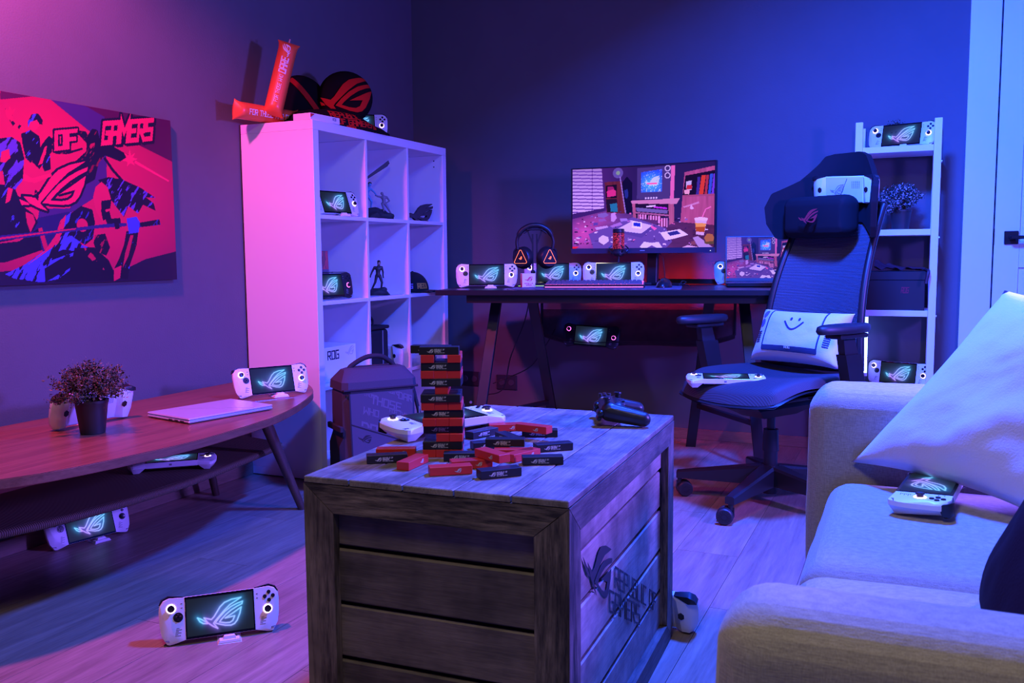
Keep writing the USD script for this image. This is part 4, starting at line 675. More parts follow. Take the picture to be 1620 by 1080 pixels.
# rows of the tower from the table up: which of the three blocks stand
ROWS = [('red', (0, 1, 2), 0, 0), ('black', (0, 1, 2), 0, 0), ('red', (1, 2), .001, -.002), ('black', (0, 1, 2), .002, .006), ('red', (0, 1, 2), .001, -.004), ('black', (0, 1, 2), .002, .004), ('red', (0, 1, 2), -.001, 0),
        ('black', (0, 1, 2), -.002, -.002), ('red', (1,), 0, .001), ('black', (0, 1, 2), .0, 0), ('red', (0, 1, 2), -.001, 0), ('black', (0, 1, 2), -.001, 0), ('red', (0, 2), -.001, -.002), ('black', (0, 1), -.004, 0)]
SIDE = ['left', 'middle', 'right']
for k, (colour, which, su, sv) in enumerate(ROWS):
    nth = NTH[13 - k]
    for w in which:
        if colour == 'red':
            m = tower((w - 1) * (BW + .0004) + su + rb.uniform(-.0004, .0004), sv + rb.uniform(-.0012, .0012), k, 90 + rb.uniform(-.5, .5))
            lab = f'red block endwise in the block tower, {SIDE[w]} one in the {nth} layer counting from the top' if nth != 'lowest' else f'red block endwise in the lowest layer of the block tower, {SIDE[w]} one'
            block('red', m, lab.replace(' counting from the top', ' from the top'))
        else:
            m = tower(su + rb.uniform(-.0006, .0006) - (.018 if k == 13 and w == 1 else 0), sv + (w - 1) * (BW + .0004), k, rb.uniform(-.5, .5) + (-9 if k == 13 and w == 1 else 0))
            lab = f'black lettered block at the front of the block tower, {nth} layer from the top' if w == 0 else (f'black block in the {nth} layer of the block tower, ' + ('between the other two' if w == 1 else 'rearmost'))
            block('black', m, lab)
def loose(colour, a, b, label, dz=0, roll=0, flip=False):
    """front lower corners a -> b of a fallen block on the crate"""
    a, b = np.array(a, float), np.array(b, float); d = (b - a) / np.linalg.norm(b - a); n = np.array([-d[1], d[0]]); c = a + d * BL / 2 + n * BW / 2
    m = xf((c[0], c[1], CH + .0004 + dz), math.degrees(math.atan2(d[1], d[0])) + (180 if flip else 0), 0, roll); block(colour, m, label)
loose('black', (1.669, 1.383), (1.729, 1.426), 'black fallen block nearest the left crate edge, left of the tower')
loose('red', (1.768, 1.366), (1.766, 1.441), 'red fallen block pointing away from the viewer left of the tower foot')
loose('red', (1.652, 1.440), (1.720, 1.472), 'red fallen block half hidden behind the leftmost black block')
loose('black', (1.790, 1.455), (1.858, 1.487), 'black fallen block lying just before the foot of the tower')
loose('red', (1.822, 1.346), (1.880, 1.389), 'red fallen block nearest the front edge of the crate')
loose('red', (1.835, 1.402), (1.893, 1.446), 'red fallen block tucked behind the red one nearest the edge')
loose('black', (1.915, 1.357), (1.968, 1.410), 'black fallen block nearest the front edge, under the tilted red block')
loose('red', (1.856, 1.452), (1.922, 1.416), 'red block lying askew across two other fallen blocks', .0158, 0)
loose('black', (1.939, 1.481), (2.007, 1.517), 'black fallen block furthest to the right near the crate side')
loose('red', (1.916, 1.494), (1.940, 1.565), 'red fallen block between the two right-hand black blocks')
loose('black', (1.922, 1.590), (1.980, 1.640), 'black fallen block at the far right behind the red one')
loose('black', (1.838, 1.535), (1.908, 1.562), 'black block resting on a red block right of the tower', .0156)
loose('red', (1.862, 1.520), (1.932, 1.545), 'red block pinned beneath the raised black block right of the tower')
loose('black', (1.800, 1.560), (1.856, 1.612), 'black fallen block with upside-down lettering close beside the tower', 0, 0, True)
loose('black', (1.790, 1.680), (1.850, 1.632), 'black fallen block slanting between the reversed console and red block')
loose('red', (1.748, 1.742), (1.810, 1.782), 'red fallen block at the back beside the flat white console')
loose('red', (1.828, 1.700), (1.902, 1.688), 'red block lying over another black block behind the heap', .0158)
loose('black', (1.836, 1.716), (1.900, 1.744), 'black block beneath the rear red block in the heap')
loose('black', (1.752, 1.655), (1.776, 1.722), 'black fallen block endwise against the flat console')
# ------------------------------------------------------------------ game pad on the crate
PADB = M('pad_black', (.012, .012, .014), .38)
gp = thing('gamepad', 'black wireless gamepad lying at the far right corner of the crate top', 'gamepad', xf((1.965, 1.958, CH + .0004), 112))
def blob(bones, ref=.004, it=6): return body_mesh(bones, ref, it)
V3 = lambda *a: np.array(a, float)
part(gp, 'shell', blob([((V3(-.052, .018, .034), .021), (V3(.052, .018, .034), .021)), ((V3(-.052, .018, .032), .022), (V3(-.068, -.055, .018), .0172)), ((V3(.052, .018, .032), .022), (V3(.068, -.055, .018), .0172)), ((V3(-.02, .0, .034), .017), (V3(.02, .0, .034), .017)), ((V3(-.045, .0, .034), .02), (V3(.045, .0, .034), .02))], .0045, 8), PADB, smooth=60)
for x, y in ((-.050, .024), (.026, -.006)):
    s = part(gp, 'thumbstick', cone((x, y, .050), (x, y, .060), .0062), KEYB); part(s, 'stick_cap', lathe([(0, 0), (.0085, 0), (.009, .002), (.008, .0045), (.004, .0032), (0, .0032)], 20, (x, y, .0600)), KEYB, smooth=40)
part(gp, 'direction_pad', cat_([bx(-.035, -.013, -.0105, -.0035, .049, .0535, .001), bx(-.0275, -.0205, -.018, .004, .049, .0533, .001)]), KEYB)
for dx, dy in ((0, .010), (0, -.010), (.010, 0), (-.010, 0)): part(gp, 'action_button', cone((.052 + dx, .022 + dy, .050), (.052 + dx, .022 + dy, .0575), .0048, .0042, 14), M('pad_key', (.03, .03, .035), .3))
for s in (-1, 1): part(gp, 'trigger', blob([((V3(s * .045, .040, .030), .009), (V3(s * .062, .038, .030), .009)), ((V3(s * .048, .042, .020), .007), (V3(s * .060, .042, .018), .006))], .004, 3), KEYB, smooth=60)
part(gp, 'home_button', cone((0, .028, .0535), (0, .028, .0565), .007, .006, 18), M('pad_home', (.3, .3, .32), .3))

# ------------------------------------------------------------------ backpack on the floor before the shelf
BPK = M('pack_cloth', (.045, .048, .062), .8, bump=.0004, gscale=420, grain=.12); BPD = M('pack_dark', (.016, .016, .020), .85, bump=.0004, gscale=420); BPT = M('pack_print', (.105, .11, .14), .7)
bp = thing('backpack', 'dark grey boxy backpack with tonal lettering standing on the floor before the cube shelf', 'backpack', xf((.632, 3.012, .0004), 54))
w2, d2 = .150, .085
def ring(z, w, d, c): return [(-w + c, -d, z), (w - c, -d, z), (w, -d + c, z), (w, d - c, z), (w - c, d, z), (-w + c, d, z), (-w, d - c, z), (-w, -d + c, z)]
part(bp, 'body', hull(ring(.004, w2 * .94, d2 * .9, .02) + ring(.03, w2 * 1.0, d2, .025) + ring(.395, w2 * 1.0, d2 * .98, .025) + ring(.412, w2 * .98, d2 * .95, .025)), BPK, smooth=25)
part(bp, 'top_flap', hull(ring(.414, w2 * 1.03, d2 * 1.03, .02) + ring(.446, w2 * 1.02, d2 * 1.0, .02) + ring(.488, w2 * .84, d2 * .62, .03) + ring(.494, w2 * .74, d2 * .5, .03)), BPK, smooth=25)
part(bp, 'flap_piping', tube([(-w2 * 1.02, -d2 * .9, .416), (-w2 * 1.02, -d2 * 1.03, .416), (w2 * 1.02, -d2 * 1.03, .416), (w2 * 1.03, -d2 * .9, .416)], .004, 8, 0), BPD)
part(bp, 'grab_handle', tube([(-.105, .0, .482), (-.085, 0, .503), (-.03, -.01, .532), (.03, -.01, .532), (.075, 0, .506), (.09, 0, .488)], [.010] * 36, 8, 36), BPD, smooth=60)
part(bp, 'front_panel', hull([(x, y, z) for x, z in ((-.118, .03), (.128, .03), (.130, .402), (-.128, .402)) for y in (-d2 - .004, -d2 + .01)]), M('pack_panel', (.060, .064, .085), .75, bump=.0003, gscale=420), smooth=False)
part(bp, 'seam', cat_([moved(upright(ext(LineString([(-.126, .285), (.129, .185)]).buffer(.0022), .0012)), (0, -d2 - .0040, 0)), moved(upright(ext(LineString([(-.121, .032), (-.131, .402)]).buffer(.0028), .0012)), (0, -d2 - .0040, 0))]), BPD, smooth=False)
tt = []
for i, (s_, h_, x_, z_) in enumerate((('FOR', .024, .01, .385), ('THOSE', .030, -.045, .343), ('WHO', .024, -.075, .306), ('FOR THE', .013, .03, .300), ('DARE', .040, -.085, .232), ('THOSE WHO', .012, .03, .262), ('DARE', .024, .070, .352), ('FOR THOSE', .013, -.115, .390))):
    tt.append(affinity.affine_transform(affinity.scale(text(s_, 1, .2, .1), h_, h_, origin=(0, 0)), [1, 0, -.36, 1, x_, z_ + .02]))
tg = unary_union(tt).intersection(Polygon([(-.124, .292), (.127, .195), (.127, .398), (-.124, .398)])); part(bp, 'lettering', moved(upright(ext(tg, .0004)), (0, -d2 - .0041, 0)), BPT, smooth=False)
lg = affinity.affine_transform(logo(), [.055, 0, -.020, .055, -.10, .220]); part(bp, 'emblem', moved(upright(ext(lg, .0006)), (0, -d2 - .0041, 0)), BPD, smooth=False)
part(bp, 'side_strap', tube([(w2 * 1.0, -.03, .43), (w2 * 1.10, -.035, .36), (w2 * 1.24, -.04, .25), (w2 * 1.16, -.035, .20), (w2 * 1.0, -.03, .19)], .008, 8, 30), BPD, smooth=60)
part(bp, 'buckle', bx(w2 * 1.155, w2 * 1.185, -.05, -.026, .285, .325, .003), M('buckle', (.35, .34, .3), .4)); part(bp, 'side_pocket', hull([(-w2 - .014, y, z) for y in (-.055, .06) for z in (.06, .20)] + [(-w2 + .004, y, z) for y in (-.065, .07) for z in (.04, .24)]), BPD, smooth=25)
part(bp, 'compression_strap', bx(-w2 - .0165, -w2 - .002, -.075, .075, .255, .277, .002), BPD)
# ------------------------------------------------------------------ black desk
DK = xf((.694, 3.416, 0), 12.7)
def dw(x, y, z=0): return tuple((DK @ np.array([x, y, z, 1]))[:3])
DKB = M('desk_black', (.011, .010, .012), .36, bump=.00004, gscale=300); DKL = M('desk_leg', (.009, .008, .009), .45)
de = thing('desk', 'long black desk with splayed steel legs against the back wall', 'desk', DK)
DL, DD = 1.60, .68
part(de, 'desktop', bx(0, DL, 0, DD, DZ - .022, DZ, .0015), DKB)
part(de, 'apron', bx(.13, DL - .05, .035, .055, DZ - .056, DZ - .0225, .001), DKL); part(de, 'apron', bx(.13, DL - .05, .60, .62, DZ - .052, DZ - .0225, .001), DKL)
for x0, s in ((.22, 1), (1.30, -1)):
    part(de, 'leg', beam((x0, .26, DZ - .0225), (x0 - .075 * s, .045, 0), .046, .026), DKL); part(de, 'leg', beam((x0 + .135 * s, .36, DZ - .0225), (x0 + .215 * s, .635, 0), .046, .026), DKL)
    part(de, 'leg_brace', beam((x0 - .045 * s, .115, .215), (x0 + .180 * s, .53, .215), .024, .020), DKL)
    part(de, 'leg_plate', bx(x0 - .05, x0 + .19 * s if s > 0 else x0 + .05, .22, .42, DZ - .0300, DZ - .0226, .001) if s > 0 else bx(x0 - .19, x0 + .05, .22, .42, DZ - .0300, DZ - .0226, .001), DKL)
part(de, 'cross_rail', bx(.30, 1.26, .30, .325, DZ - .062, DZ - .0305, .001), DKL)
for z in (.28, .215): part(de, 'bolt', cone((.130, .094, z), (.130, .088, z), .006, n=10), M('bolt_steel', (.5, .5, .52), .3, metal=.8))
# sling of black mesh hanging below the rear of the desk
SLING = usdkit.material(stage, '/World/Looks/sling_mesh', {'t': ('texture_coordinate', {}), 'n': ('noise_texture', dict(scale=26, detail=5)), 'rp': ('rgb_ramp', {'ramp': [(.35, (.004, .004, .005)), (.7, (.030, .022, .028))]}), 'bp': ('bump', dict(strength=.8, distance=.004)), 'p': ('principled_bsdf', dict(roughness=.7)), 'a': ('transparent_bsdf', {}), 'm': ('mix_closure', dict(fac=.22))},
    [('t.object', 'n.vector'), ('n.fac', 'rp.fac'), ('rp.color', 'p.base_color'), ('n.fac', 'bp.height'), ('bp.normal', 'p.normal'), ('p.BSDF', 'm.closure1'), ('a.BSDF', 'm.closure2')], surface='m.closure')
sl = thing('cable_sling', 'sagging black mesh cable sling hanging under the desk', 'cable sling', DK)
nx, ny = 60, 26; V, F = [], []
for i in range(nx + 1):
    u = i / nx; x = .355 + .93 * u; sag = .120 + .062 * math.sin(math.pi * min(1, max(0, (u * .96 + .02)))) ** .7 + .012 * math.sin(u * 9)
    for j in range(ny + 1):
        w = j / ny; y = .665 - .10 * max(0, (w - .72) / .28) ** 1.3 * (.6 + .4 * math.sin(math.pi * u)); z = DZ - .120 - sag * min(1, w / .80) + .028 * max(0, (w - .86) / .14)
        y += .012 * math.sin(7 * u + 5 * w) * (1 - abs(2 * w - 1)); V.append((x, y, z))
for i in range(nx):
    for j in range(ny): a = i * (ny + 1) + j; F += [(a, a + 1, a + ny + 2), (a, a + ny + 2, a + ny + 1)]
part(sl, 'mesh', trimesh.Trimesh(np.array(V), np.array(F), process=False), SLING, smooth=True)
for u in (.355, 1.285): part(sl, 'edge_tape', tube([(u, .665, DZ - .024), (u, .664, DZ - .13), (u, .655, DZ - .24)], .007, 6, 16), M('tape_black', (.012, .012, .014), .8))
BLKC = M('cable_black', (.012, .012, .014), .45)
console(DK @ xf((.600, .590, DZ - .300), -5, -15, 3.3), 'black handheld console with violet stick lights hanging in the mesh sling', dark=True)
def cable(label, pts, r=.0028, mm=BLKC): solo('cable', tube(pts, r, 6, 50), mm, label, 'cable', smooth=60)
cable('thin black cable dropping from the desk past the left desk legs', [dw(.30, .66, DZ - .03), dw(.27, .65, .60), dw(.20, .64, .42), dw(.16, .63, .26), dw(.05, .66, .22)])
cable('black cable looping from the sling towards the wall socket', [dw(.42, .67, .56), dw(.36, .68, .46), dw(.28, .68, .36), dw(.10, .675, .28)])

# ------------------------------------------------------------------ screens
RA = {k: Polygon(v).buffer(0) for k, v in ROOMART.items()}
K = lambda h: np.array(srgb(h))
def room_picture():
    def base(X, Y): t = np.clip(Y / .5625, 0, 1)[..., None]; return K('3a2c66') * (1 - .5 * t) + K('241c48') * .5 * t + K('8a3c9a') * .25 * np.exp(-((X - .15) / .2) ** 2)[..., None]
    def flo(X, Y):
        n = meshkit.fbm(np.stack([X * 9, Y * 30, X * 0], -1), 3, 2)[..., None]; return (K('6a4690') * (1 - X[..., None]) + K('5c3050') * X[..., None]) * (.6 + .8 * n) + K('e04a86') * .6 * np.exp(-((X - .08) / .10) ** 2 - ((Y - .10) / .10) ** 2)[..., None] + K('d060a0') * .35 * np.exp(-((X - .2) / .1) ** 2 - ((Y - .2) / .05) ** 2)[..., None]
    def bli(X, Y): s = (np.sin((Y + X * .05) * 260) > -.35)[..., None]; return np.where(s, K('e6c8ff') * (.55 + .6 * (1 - Y / .56))[..., None], K('7a58a8')) + np.exp(-((X - .14) / .002) ** 2)[..., None] * -.3
    def wood_(c): return lambda X, Y: K(c) * (.75 + .5 * meshkit.fbm(np.stack([X * 60, Y * 6, X * 0], -1), 3, 1)[..., None])
    def tvs(X, Y): r = np.hypot((X - .56) / .08, (Y - .44) / .07)[..., None]; st = (meshkit.noise(np.stack([X * 160, Y * 160, X * 0], -1), 3) > .80)[..., None]; return K('2a40e8') * .9 + K('58c8ff') * np.exp(-r ** 2) * .8 + st * K('ffffff') * .6 * np.exp(-r ** 2 * .4)
    def cof(X, Y): return np.where((Y > .135)[..., None], K('e8a860'), K('b85c28')) * 1.0
    def books(X, Y): return np.where((np.sin(X * 330) > 0)[..., None], K('e8a8dc'), K('8a3c70')) * 1.0
    lgd = affinity.affine_transform(logo(), [.098, 0, 0, .098, .516, .425])
    c = lambda p, r: Point(*p).buffer(r)
    L = [('floor', flo), ('blinds', bli), ('sill', '4a2c70'), ('case', wood_('70303c')), ('case_in1', '1e1228'), ('shoe', 'd83c88'), ('shoe2', 'a02c70'), ('case_in2', '2a1c30'), ('teal', '2c86a0'), ('skate', '141236'), ('rabbit', '2c3c88'), (c((.322, .525), .036), '6c62a0'), (c((.322, .525), .014), '8cae8c'), ('pole', 'a088c8'),
         ('tv', '54467e'), ('tvscreen', tvs), (lgd.buffer(.003), 'c8dcff'), (sbox(.525, .435, .60, .445), 'ff60a0'), ('post', 'e478b4'), ('stand_in', '281a3a'), ('vcr', '7c70a8'), ('mag', 'c838d8'), ('tape', 'e0d0f0'), ('bk1', books), ('bk2', books), ('mid', 'b06c98'), ('leg1', wood_('b8688c')), ('leg2', wood_('b8688c')), ('stand_top', 'd090b4'), ('stack', books),
         ('bcase', wood_('b45c88')), ('bc_in', '1c102a'), ('b1', '4c3a94'), ('b2', 'd84a34'), ('b3', 'b03c50'), ('b4', '3c62c8'), ('b5', '7c48d0'), ('robot', 'c8c0d8'), ('robot2', 'c83444'), ('mug', 'e8b0c0'), ('bc_shelf', 'a8587c'), ('stk', 'd090c0'), ('stk2', 'e0b8e8'),
         ('rug', '7258a8'), ('cable', 'd8c8f0'), ('box_side', '6450a0'), ('box', 'd8c4f4'), ('phone_base', 'f0e4ff'), ('phone', 'f4ecff'), ('phone_s', '2c3cc8'), ('pad', 'e8d8f8'), ('pad_s', '3a3c90'), ('gp', 'e0d4f4'), ('mouse', 'dcc8f0'), ('mouse_s', '6c4c90'),
         ('cup', 'd8b8e0'), ('coffee', cof), ('lid', 'e8c8e8'), ('straw', 'f080c0'), ('wrap', 'b89cd0'), ('bun', '6c5c3c'), ('burger', 'b4784c'), ('fry', 'd8b0d8'), ('fry2', '8c5468'), ('s1', '8c70b8'), ('s2', 'c89ce0'), ('s3', '6c50a8'), ('s4', 'c8a4e0'), ('s5', 'b080d0'), ('s6', '9c68b8'), ('s7', 'a888d8'), ('s8', 'f070c0'), ('red', 'e83048')]
    rr = random.Random(21); CL = ['c8a8ec', '8a6cc0', '3a2460', 'e8d0ff', 'b878c8', '5c3a80', 'e878b8', '2a1a48']
    for i in range(110):
        u = rr.random() ** 1.3 * .98; y = rr.uniform(.015, .255 - .12 * abs(u - .35)); w_, h_ = rr.uniform(.006, .030) * (1.3 - 3 * y), rr.uniform(.003, .010); sk = rr.uniform(-.01, .01)
        k_ = 66 if u < .45 else 999
        L.insert(1 + [q[0] for q in L].index('rug'), (Polygon([(u, y), (u + w_, y + sk * .4), (u + w_ * .9, y + h_ + sk * .4), (u + .1 * w_, y + h_)]), rr.choice(CL)))
    out = [(RA[g] if isinstance(g, str) else g, K(v) if isinstance(v, str) else v) for g, v in L]
    for k in range(5): out.append((c((.519 + .01875 * k, .342), .0065), K('d8ccf0')))
    for p in ((.672, .538), (.671, .49)): out += [(c(p, .021), K('d0c4e0')), (c(p, .014), K('4c4074'))]
    f_ = paint_layers(out, base)
    return lambda X, Y: (lambda C: C ** 1.15 * np.array([1.0, .72, 1.38]))(np.clip(f_(X, Y), 0, 4))
ROOMPIC = room_picture(); INKMON = ink('screen_display', 1.05, .25)
BEZ = M('bezel_black', (.014, .013, .016), .4)
def mat_from(p0, ex, up):
    ex = np.array(ex, float) / np.linalg.norm(ex); ez = np.array(up, float); ez = ez - ex * (ez @ ex); ez /= np.linalg.norm(ez); m = np.eye(4); m[:3, 0], m[:3, 1], m[:3, 2], m[:3, 3] = ex, np.cross(ez, ex), ez, p0; return m
MW, MHt = .708, .4035
mo = thing('monitor', 'large curved desktop monitor showing a purple retro games room picture', 'monitor', mat_from((1.064, 4.105, .930), (.707, -.080, 0), (0, 0, 1)))
bend = lambda X: .030 * (1 - (2 * X / MW - 1) ** 2)
def curvebox(x0, x1, y0, y1, z0, z1, n=24):
    X = np.linspace(x0, x1, n + 1); V = [(x, bend(x) + y, z) for x in X for y, z in ((y0, z0), (y1, z0), (y1, z1), (y0, z1))]; F = []
    for i in range(n):
        for j in range(4): a, b = i * 4 + j, i * 4 + (j + 1) % 4; F += [(a, b, b + 4), (a, b + 4, a + 4)]
    F += [(0, 2, 1), (0, 3, 2), (4 * n, 4 * n + 1, 4 * n + 2), (4 * n, 4 * n + 2, 4 * n + 3)]
    g = trimesh.Trimesh(np.array(V), np.array(F), process=False); g.fix_normals(); return g
part(mo, 'back_shell', curvebox(0, MW, .0025, .022, 0, MHt), BEZ); part(mo, 'back_hump', hull([(MW / 2 + sx * w, y, z) for sx in (-1, 1) for w, y, z in ((.26, .052, .06), (.26, .052, .34), (.15, .095, .12), (.15, .095, .28))]), BEZ)
CHIN = M('bezel_chin', (.05, .045, .07), .35)
part(mo, 'chin', curvebox(0, MW, -.003, .002, 0, .024), CHIN); part(mo, 'bezel', curvebox(0, MW, -.002, .002, MHt - .005, MHt), BEZ)
for a, b in ((0, .005), (MW - .005, MW)): part(mo, 'bezel', curvebox(a, b, -.002, .002, .0242, MHt - .0052, 2), BEZ)
canvas(mo, 'display', MW - .010, MHt - .0295, 320, 180, lambda X, Y: ROOMPIC(X / (MW - .010), Y / (MHt - .0295) * .5625), INKMON, bend=lambda X: bend(X + .005) + .0008, mat4=xf((.005, 0, .0243)))
part(mo, 'power_light', bx(MW - .022, MW - .019, -.004, -.0031, .008, .010), M('led_white', (.8, .8, .8), .4, emit=(.9, .9, 1), es=4)); part(mo, 'badge', bx(MW / 2 - .012, MW / 2 + .012, -.0034 + .030, -.0030 + .030, .010, .014), M('badge', (.4, .4, .42), .3), smooth=False)
part(mo, 'stand_column', beam((MW / 2 + .02, .115, .05), (MW / 2 + .02, .105, -.145), .050, .030, .004), BEZ); part(mo, 'stand_neck', bx(MW / 2 - .03, MW / 2 + .07, .0955, .125, .10, .2, .003), BEZ)
for dx in (-.15, .17): part(mo, 'stand_foot', beam((MW / 2 + .02, .105, -.1435), (MW / 2 + .02 + dx, .030, -.1445), .026, .014, .003), BEZ)
part(mo, 'stand_foot', beam((MW / 2 + .02, .11, -.1435), (MW / 2 + .02, .20, -.1445), .026, .014, .003), BEZ)
# open laptop
la = thing('open_laptop', 'open laptop showing the same games room picture, right end of the desk', 'laptop', DK @ xf((1.235, .335, DZ + .0002), 0))
part(la, 'base', bx(0, .322, 0, .222, .002, .017, .002), BEZ); part(la, 'keyboard_deck', bx(.008, .314, .012, .21, .0168, .0178), M('deck_grey', (.05, .05, .06), .4))
for x in (.03, .29): part(la, 'foot', bx(x - .012, x + .012, .02, .2, 0, .0021), M('rubber', (.02, .02, .02), .8), smooth=False)
lid = xf((0, .222, .016), 0, -13)
def onlid(m): m.apply_transform(lid); return m
part(la, 'lid', onlid(bx(0, .322, .0012, .007, .004, .216, .0015)), BEZ); part(la, 'hinge', cone((.03, .224, .016), (.292, .224, .016), .005, n=12), BEZ)
part(la, 'screen_bezel', onlid(cat_([bx(0, .322, -.0008, .001, .004, .018), bx(0, .322, -.0008, .001, .211, .216), bx(0, .005, -.0008, .001, .0182, .2108), bx(.317, .322, -.0008, .001, .0182, .2108)])), BEZ, smooth=False)
canvas(la, 'display', .312, .193, 200, 124, lambda X, Y: ROOMPIC(X / .312, Y / .193 * .5625) * .75, INKMON, lid @ xf((.005, .0008, .018)))
KEYC = M('keycap', (.06, .06, .075), .5)
part(la, 'keys', cat_([bx(.016 + .0215 * i, .016 + .0215 * i + .018, .09 + .0195 * j, .09 + .0195 * j + .016, .0178, .0188) for i in range(13) for j in range(6)]), KEYC, smooth=False, kind='stuff')

# ------------------------------------------------------------------ small things on the desk
mp = solo('mouse_mat', slab(Polygon([(.30, .06), (1.04, .06), (1.04, .46), (.30, .46)]).buffer(-.012).buffer(.012), .0002, .0032, .0006), M('mat_cloth', (.10, .10, .14), .7, grain=.8, gscale=36, bump=.0003), 'wide dark patterned mouse mat under the keyboard and mouse', 'mouse mat', mat4=DK @ xf((0, 0, DZ)), smooth=False)
MZ = DZ + .0034
ky = thing('keyboard', 'black gaming keyboard with pink underglow along its front edge', 'keyboard', DK @ xf((.455, .120, MZ), 1.5))
GLOWP = M('glow_pink', (.6, .2, .4), .4, emit=(1.0, .16, .42), es=1.5); GLOWR = M('glow_key', (.5, .1, .2), .4, emit=(1.0, .12, .30), es=1.0)
part(ky, 'case', hull([(x, y, z) for x in (0, .430) for y, z in ((0, 0), (0, .014), (.135, 0), (.135, .026))]), BEZ, smooth=False)
part(ky, 'light_bar', bx(.004, .426, -.0022, -.0004, .004, .0078), GLOWP, smooth=False)
rk = random.Random(4); rows = {0: [], 1: []}
for j in range(6):
    x = .006
    while x < .412:
        w = .019 if j else .0185; w = rk.choice((.019, .019, .019, .026)) if j not in (0, 5) else (.0185 if j else rk.choice((.024, .024, .11)))
        w = min(w, .424 - x); y = .006 + j * .0205; z = .0150 + y * .0889
        rows[0].append(hull([(x + a, y + b, z) for a in (0, w - .0015) for b in (0, .0185)] + [(x + a, y + b, z + .0085) for a in (.0025, w - .004) for b in (.002, .015)])); x += w
for g in rows[0]: part(ky, 'keycap', g, KEYC, smooth=False)
part(ky, 'backlight', moved(bx(.005, .425, .003, .130, -.0003, .0003), (0, 0, .0158)).apply_transform(np.array([[1, 0, 0, 0], [0, 1, 0, 0], [0, .0889, 1, 0], [0, 0, 0, 1.]])), GLOWR, smooth=False)
ms = thing('mouse', 'black mouse on the mat beside the keyboard', 'mouse', DK @ xf((.965, .235, MZ), -10))
g = trimesh.creation.icosphere(4, 1.0).slice_plane((0, 0, 0), (0, 0, 1), cap=True); g.vertices = np.stack([g.vertices[:, 0] * .033, g.vertices[:, 1] * .062, g.vertices[:, 2] * .040 * (1 + .12 * g.vertices[:, 1])], 1); part(ms, 'shell', g, M('mouse_black', (.014, .014, .016), .3), smooth=60)
part(ms, 'wheel', moved(cone((-.004, 0, 0), (.004, 0, 0), .010), (0, -.038, .030)), M('rubber', (.02, .02, .02), .8)); 
cable('mouse cable arching up from the mouse to the monitor', [dw(.967, .300, MZ + .018), dw(.962, .36, DZ + .07), dw(.95, .45, DZ + .13), dw(.93, .52, DZ + .155)], .0022)
cable('curly black cable end on the desk between mouse and laptop', [dw(1.02, .46, DZ + .0035), dw(1.045, .44, DZ + .010), dw(1.055, .45, DZ + .020), dw(1.040, .455, DZ + .024), dw(1.035, .445, DZ + .012), dw(1.07, .47, DZ + .0035)], .0028)
rb_ = thing('small_box', 'small white card box with one red side standing on the desk', 'box', DK @ xf((.365, .250, MZ - .0002 + .0004), 20))
part(rb_, 'carton', bx(-.030, .030, 0, .045, 0, .062, .0006), WHITE, smooth=False); part(rb_, 'red_side', bx(-.0308, -.0302, .0008, .0442, .0008, .0612), M('print_red', (.62, .02, .03), .45), smooth=False)
part(rb_, 'emblem', moved(upright(ext(at(affinity.scale(logo(), .036, .036, origin=(0, 0)), -.018, .026), .0003)), (0, -.0001, 0)), M('print_red', (.62, .02, .03), .45), smooth=False)
b1 = text('REPUBLIC OF', 1, .2); b2 = text('GAMERS', 1, .2)
part(rb_, 'lettering', moved(upright(ext(unary_union([centred(affinity.scale(b1, .040 / width(b1), .0042, origin=(0, 0)), 0, .017), centred(affinity.scale(b2, .026 / width(b2), .0042, origin=(0, 0)), 0, .010)]), .0003)), (0, -.0001, 0)), M('print_red', (.62, .02, .03), .45), smooth=False)
# microphone
mi = thing('microphone', 'desk microphone with a red lit honeycomb grille before the monitor', 'microphone', DK @ xf((.747, .480, DZ + .0002), 0))
REDL = usdkit.material(stage, '/World/Looks/mic_grille', {'t': ('texture_coordinate', {}), 'v': ('voronoi_texture', dict(scale=190)), 'rp': ('rgb_ramp', {'ramp': [(.25, (.9, .035, .03)), (.55, (.08, .004, .004))]}), 'p': ('principled_bsdf', dict(roughness=.4, emission_strength=.55))}, [('t.object', 'v.vector'), ('v.distance', 'rp.fac'), ('rp.color', 'p.base_color'), ('rp.color', 'p.emission_color')], surface='p.BSDF')
part(mi, 'base', lathe([(0, 0), (.040, 0), (.040, .006), (.018, .012), (0, .012)], 32), BEZ, smooth=40); part(mi, 'stem', cone((0, 0, .012), (0, 0, .150), .006), BEZ)
part(mi, 'shock_mount', cat_([lathe([(.030, .150), (.036, .150), (.036, .162), (.030, .162), (.030, .150)], 28)] + [tube([(math.cos(a) * .034, math.sin(a) * .034, .155), (math.cos(a) * .05, math.sin(a) * .05, .172), (math.cos(a) * .034, math.sin(a) * .034, .188)], .003, 6, 10) for a in np.arange(4) * 1.5708 + .5]), BEZ, smooth=40)
part(mi, 'body', cone((0, 0, .140), (0, 0, .172), .0262, .0272, 28, .003), BEZ); part(mi, 'grille', cone((0, 0, .1722), (0, 0, .245), .0268, n=32), REDL); part(mi, 'cap', cone((0, 0, .2452), (0, 0, .265), .0272, .0268, 28, .003), BEZ)
